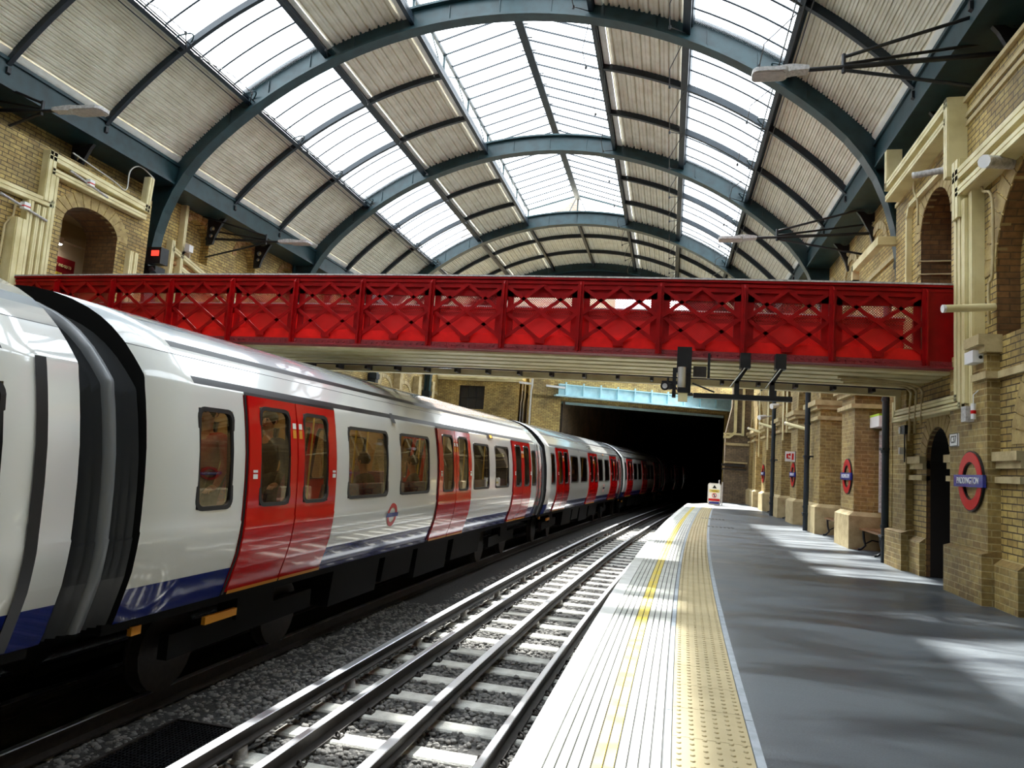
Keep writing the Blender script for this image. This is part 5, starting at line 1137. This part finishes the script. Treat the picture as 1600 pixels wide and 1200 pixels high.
# runs at the sunlit far end
for k, (py, z1) in enumerate(((29.4, 4.4), (26.9, 4.3), (23.4, 4.35), (22.7, 4.4))):
    mb = MB(); mb.tube([(3.40, py, 2.0 + .2*k), (3.40, py, z1), (3.45, py + .3, z1 + .2)], .03, 6)
    tag(mb.build('conduit_pipe', 'cream'), 'thin cream conduit on the arcade piers, %s back from the platform end' % ('first', 'second', 'third', 'fourth')[k], 'pipe')
t = thing('cable_trunking', 'cream duct stepping down the end wall beside the tunnel mouth', 'trunking', (2.9, 33.5, 4))
mb = MB(); mb.box((2.78, 33.42, 3.15), (2.90, 33.58, 5.2)); mb.box((3.12, 33.42, 3.0), (3.22, 33.58, 5.2)); mb.bar((2.86, 33.5, 3.15), (2.60, 33.5, 2.92), .1, .12); mb.box((2.35, 33.42, 2.86), (2.62, 33.58, 2.98)); mb.box((2.35, 33.42, 3.02), (3.2, 33.56, 3.10)); mb.build('duct', 'cream', t)
tag(MB().box((2.3, 33.38, 1.62), (3.3, 33.5, 1.72)).box((2.3, 33.36, 1.46), (3.35, 33.46, 1.52)).build('cable_run', 'black'), 'bundle of dark cables along the end wall', 'cable')
# left wall runs
trunk(FL, [[(10.42, 5.45, .17), (10.42, 6.22, .17), (12.86, 6.12, .14), (12.90, 6.75, .14)], [(10.5, 5.95, .13), (12.80, 5.92, .13)]], 'cream trunking frame above the left wall arch', .15, .14, 1)
trunk(FL, [[(10.55, 3.2, .14), (10.55, 5.95, .14)], [(10.40, 3.2, .08), (10.40, 5.2, .08)], [(10.28, 3.2, .08), (10.28, 5.2, .08)]], 'cream upright ducts left of the wall arch', .14, .12, 1)
trunk(FL, [[(10.50, 5.35, .15), (7.0, 5.30, .15)], [(10.12, 5.2, .12), (10.12, 3.2, .12)]], 'cream trunking running out of the left edge of the view', .15, .12, 1)
trunk(FL, [[(9.93, 3.2, .22), (9.93, 4.75, .22)]], 'wide cream upright duct at the left edge above the train roof', .22, .2, 1)
trunk(FL, [[(12.62, 3.2, .10), (12.62, 5.05, .10)], [(12.76, 3.2, .10), (12.76, 5.05, .10)]], 'pair of short cream ducts right of the left wall arch', .1, .1, 1)
trunk(UL, [[(14.55, 4.0, .12), (14.55, 5.9, .12)], [(14.9, 3.8, .10), (14.9, 7.0, .07)], [(14.6, 5.75, .14), (17.6, 5.0, .14)], [(15.0, 5.35, .12), (17.6, 4.72, .12)]], 'cream ducts and uprights behind the left foot of the nearest broad rib', .12, .14, 1)
tag(MB().tube(smooth_path([(FL + .06, 10.9, 6.5), (FL + .06, 11.9, 6.38), (FL + .06, 12.3, 6.32), (FL + .06, 12.35, 6.75), (FL + .08, 12.6, 6.95), (FL + .1, 13.0, 6.85)]), .015, 6).build('conduit_pipe', 'pipe'), 'grey cable looping over the cream frame on the left wall', 'pipe')
tag(MB().tube([(FL + .05, 9.9, 5.15), (FL + .05, 9.88, 4.9), (FL + .05, 9.75, 4.7), (FL + .05, 9.72, 3.2)], .02, 6).build('conduit_pipe', 'stone'), 'thin conduit dropping from the lamp at the left edge', 'pipe')
for (y, z, l_) in ((9.95, 5.10, 'small white box with red stripe on the trunking at the left edge'), (11.25, 6.04, 'small white box with red stripe on the frame above the left arch')):
    t = thing('junction_box', l_, 'box', (FL + .2, y, z)); MB().box((FL + .14, y - .05, z - .06), (FL + .24, y + .07, z + .06)).build('case', 'white', t); MB().box((FL + .138, y - .052, z - .02), (FL + .243, y + .072, z + .0)).build('stripe', 'sign_r', t)
    tag(MB().tube([(FL + .16, y - .45, z + .06), (FL + .16, y + .5, z - .10)], .025, 6).build('wall_lamp', 'lampgrey'), 'slim strip lamp fixed to the trunking beside the %s red-striped box' % ('left edge' if y < 10.5 else 'arch'), 'lamp')
t = thing('equipment_box', 'dark box with a lit red indicator at the left rib foot', 'box', (-11.3, 13.5, 5.2))
MB().box((-11.50, 13.35, 5.05), (-11.15, 13.60, 5.42)).build('case', 'black', t); MB().box((-11.38, 13.33, 5.22), (-11.20, 13.35, 5.34)).build('indicator', 'ledred', t); MB().box((-11.45, 13.3, 4.72), (-11.2, 13.6, 4.98)).tube([(-11.3, 13.3, 4.9), (-11.2, 13.25, 4.8)], .06, 10).build('speaker', 'black', t)
t = thing('floodlight', 'small white floodlight on the brick just beyond the left rib foot', 'lamp', (-11.7, 14.9, 5.8)); MB().box((-11.75, 14.85, 5.78), (-11.62, 15.0, 5.95)).build('head', 'white', t); MB().tube([(-11.75, 14.9, 5.8), (-11.9, 14.9, 5.7)], .03, 6).build('arm', 'black', t)

# ------------------------------------------------------------------ group phrases for the repeated things
GROUPS = {'roof_rib': 'broad arched roof ribs', 'slim_roof_rib': 'slim arched roof ribs', 'roof_purlin': 'roof purlins', 'eaves_beam': 'eaves beams', 'lantern_truss': 'lantern side trusses',
          'train_car': 'cars of the train', 'person': 'passengers in the train', 'station_roundel': 'station roundels on the brick piers', 'bench': 'platform benches', 'downpipe': 'black downpipes',
          'bracket_lamp': 'lamps on stay rods', 'wall_lamp': 'tubular wall lamps', 'floodlight': 'small floodlights', 'cable_trunking': 'cream cable trunking runs', 'conduit_pipe': 'thin conduits',
          'running_rail': 'running rails', 'conductor_rail': 'conductor rails', 'drain_cover': 'slotted drain covers', 'security_camera': 'cameras under the footbridge', 'junction_box': 'junction boxes'}
for o in bpy.data.objects:
    if o.parent is None and 'label' in o and 'group' not in o:
        k = o.name.split('.')[0]
        if k in GROUPS: o['group'] = GROUPS[k]
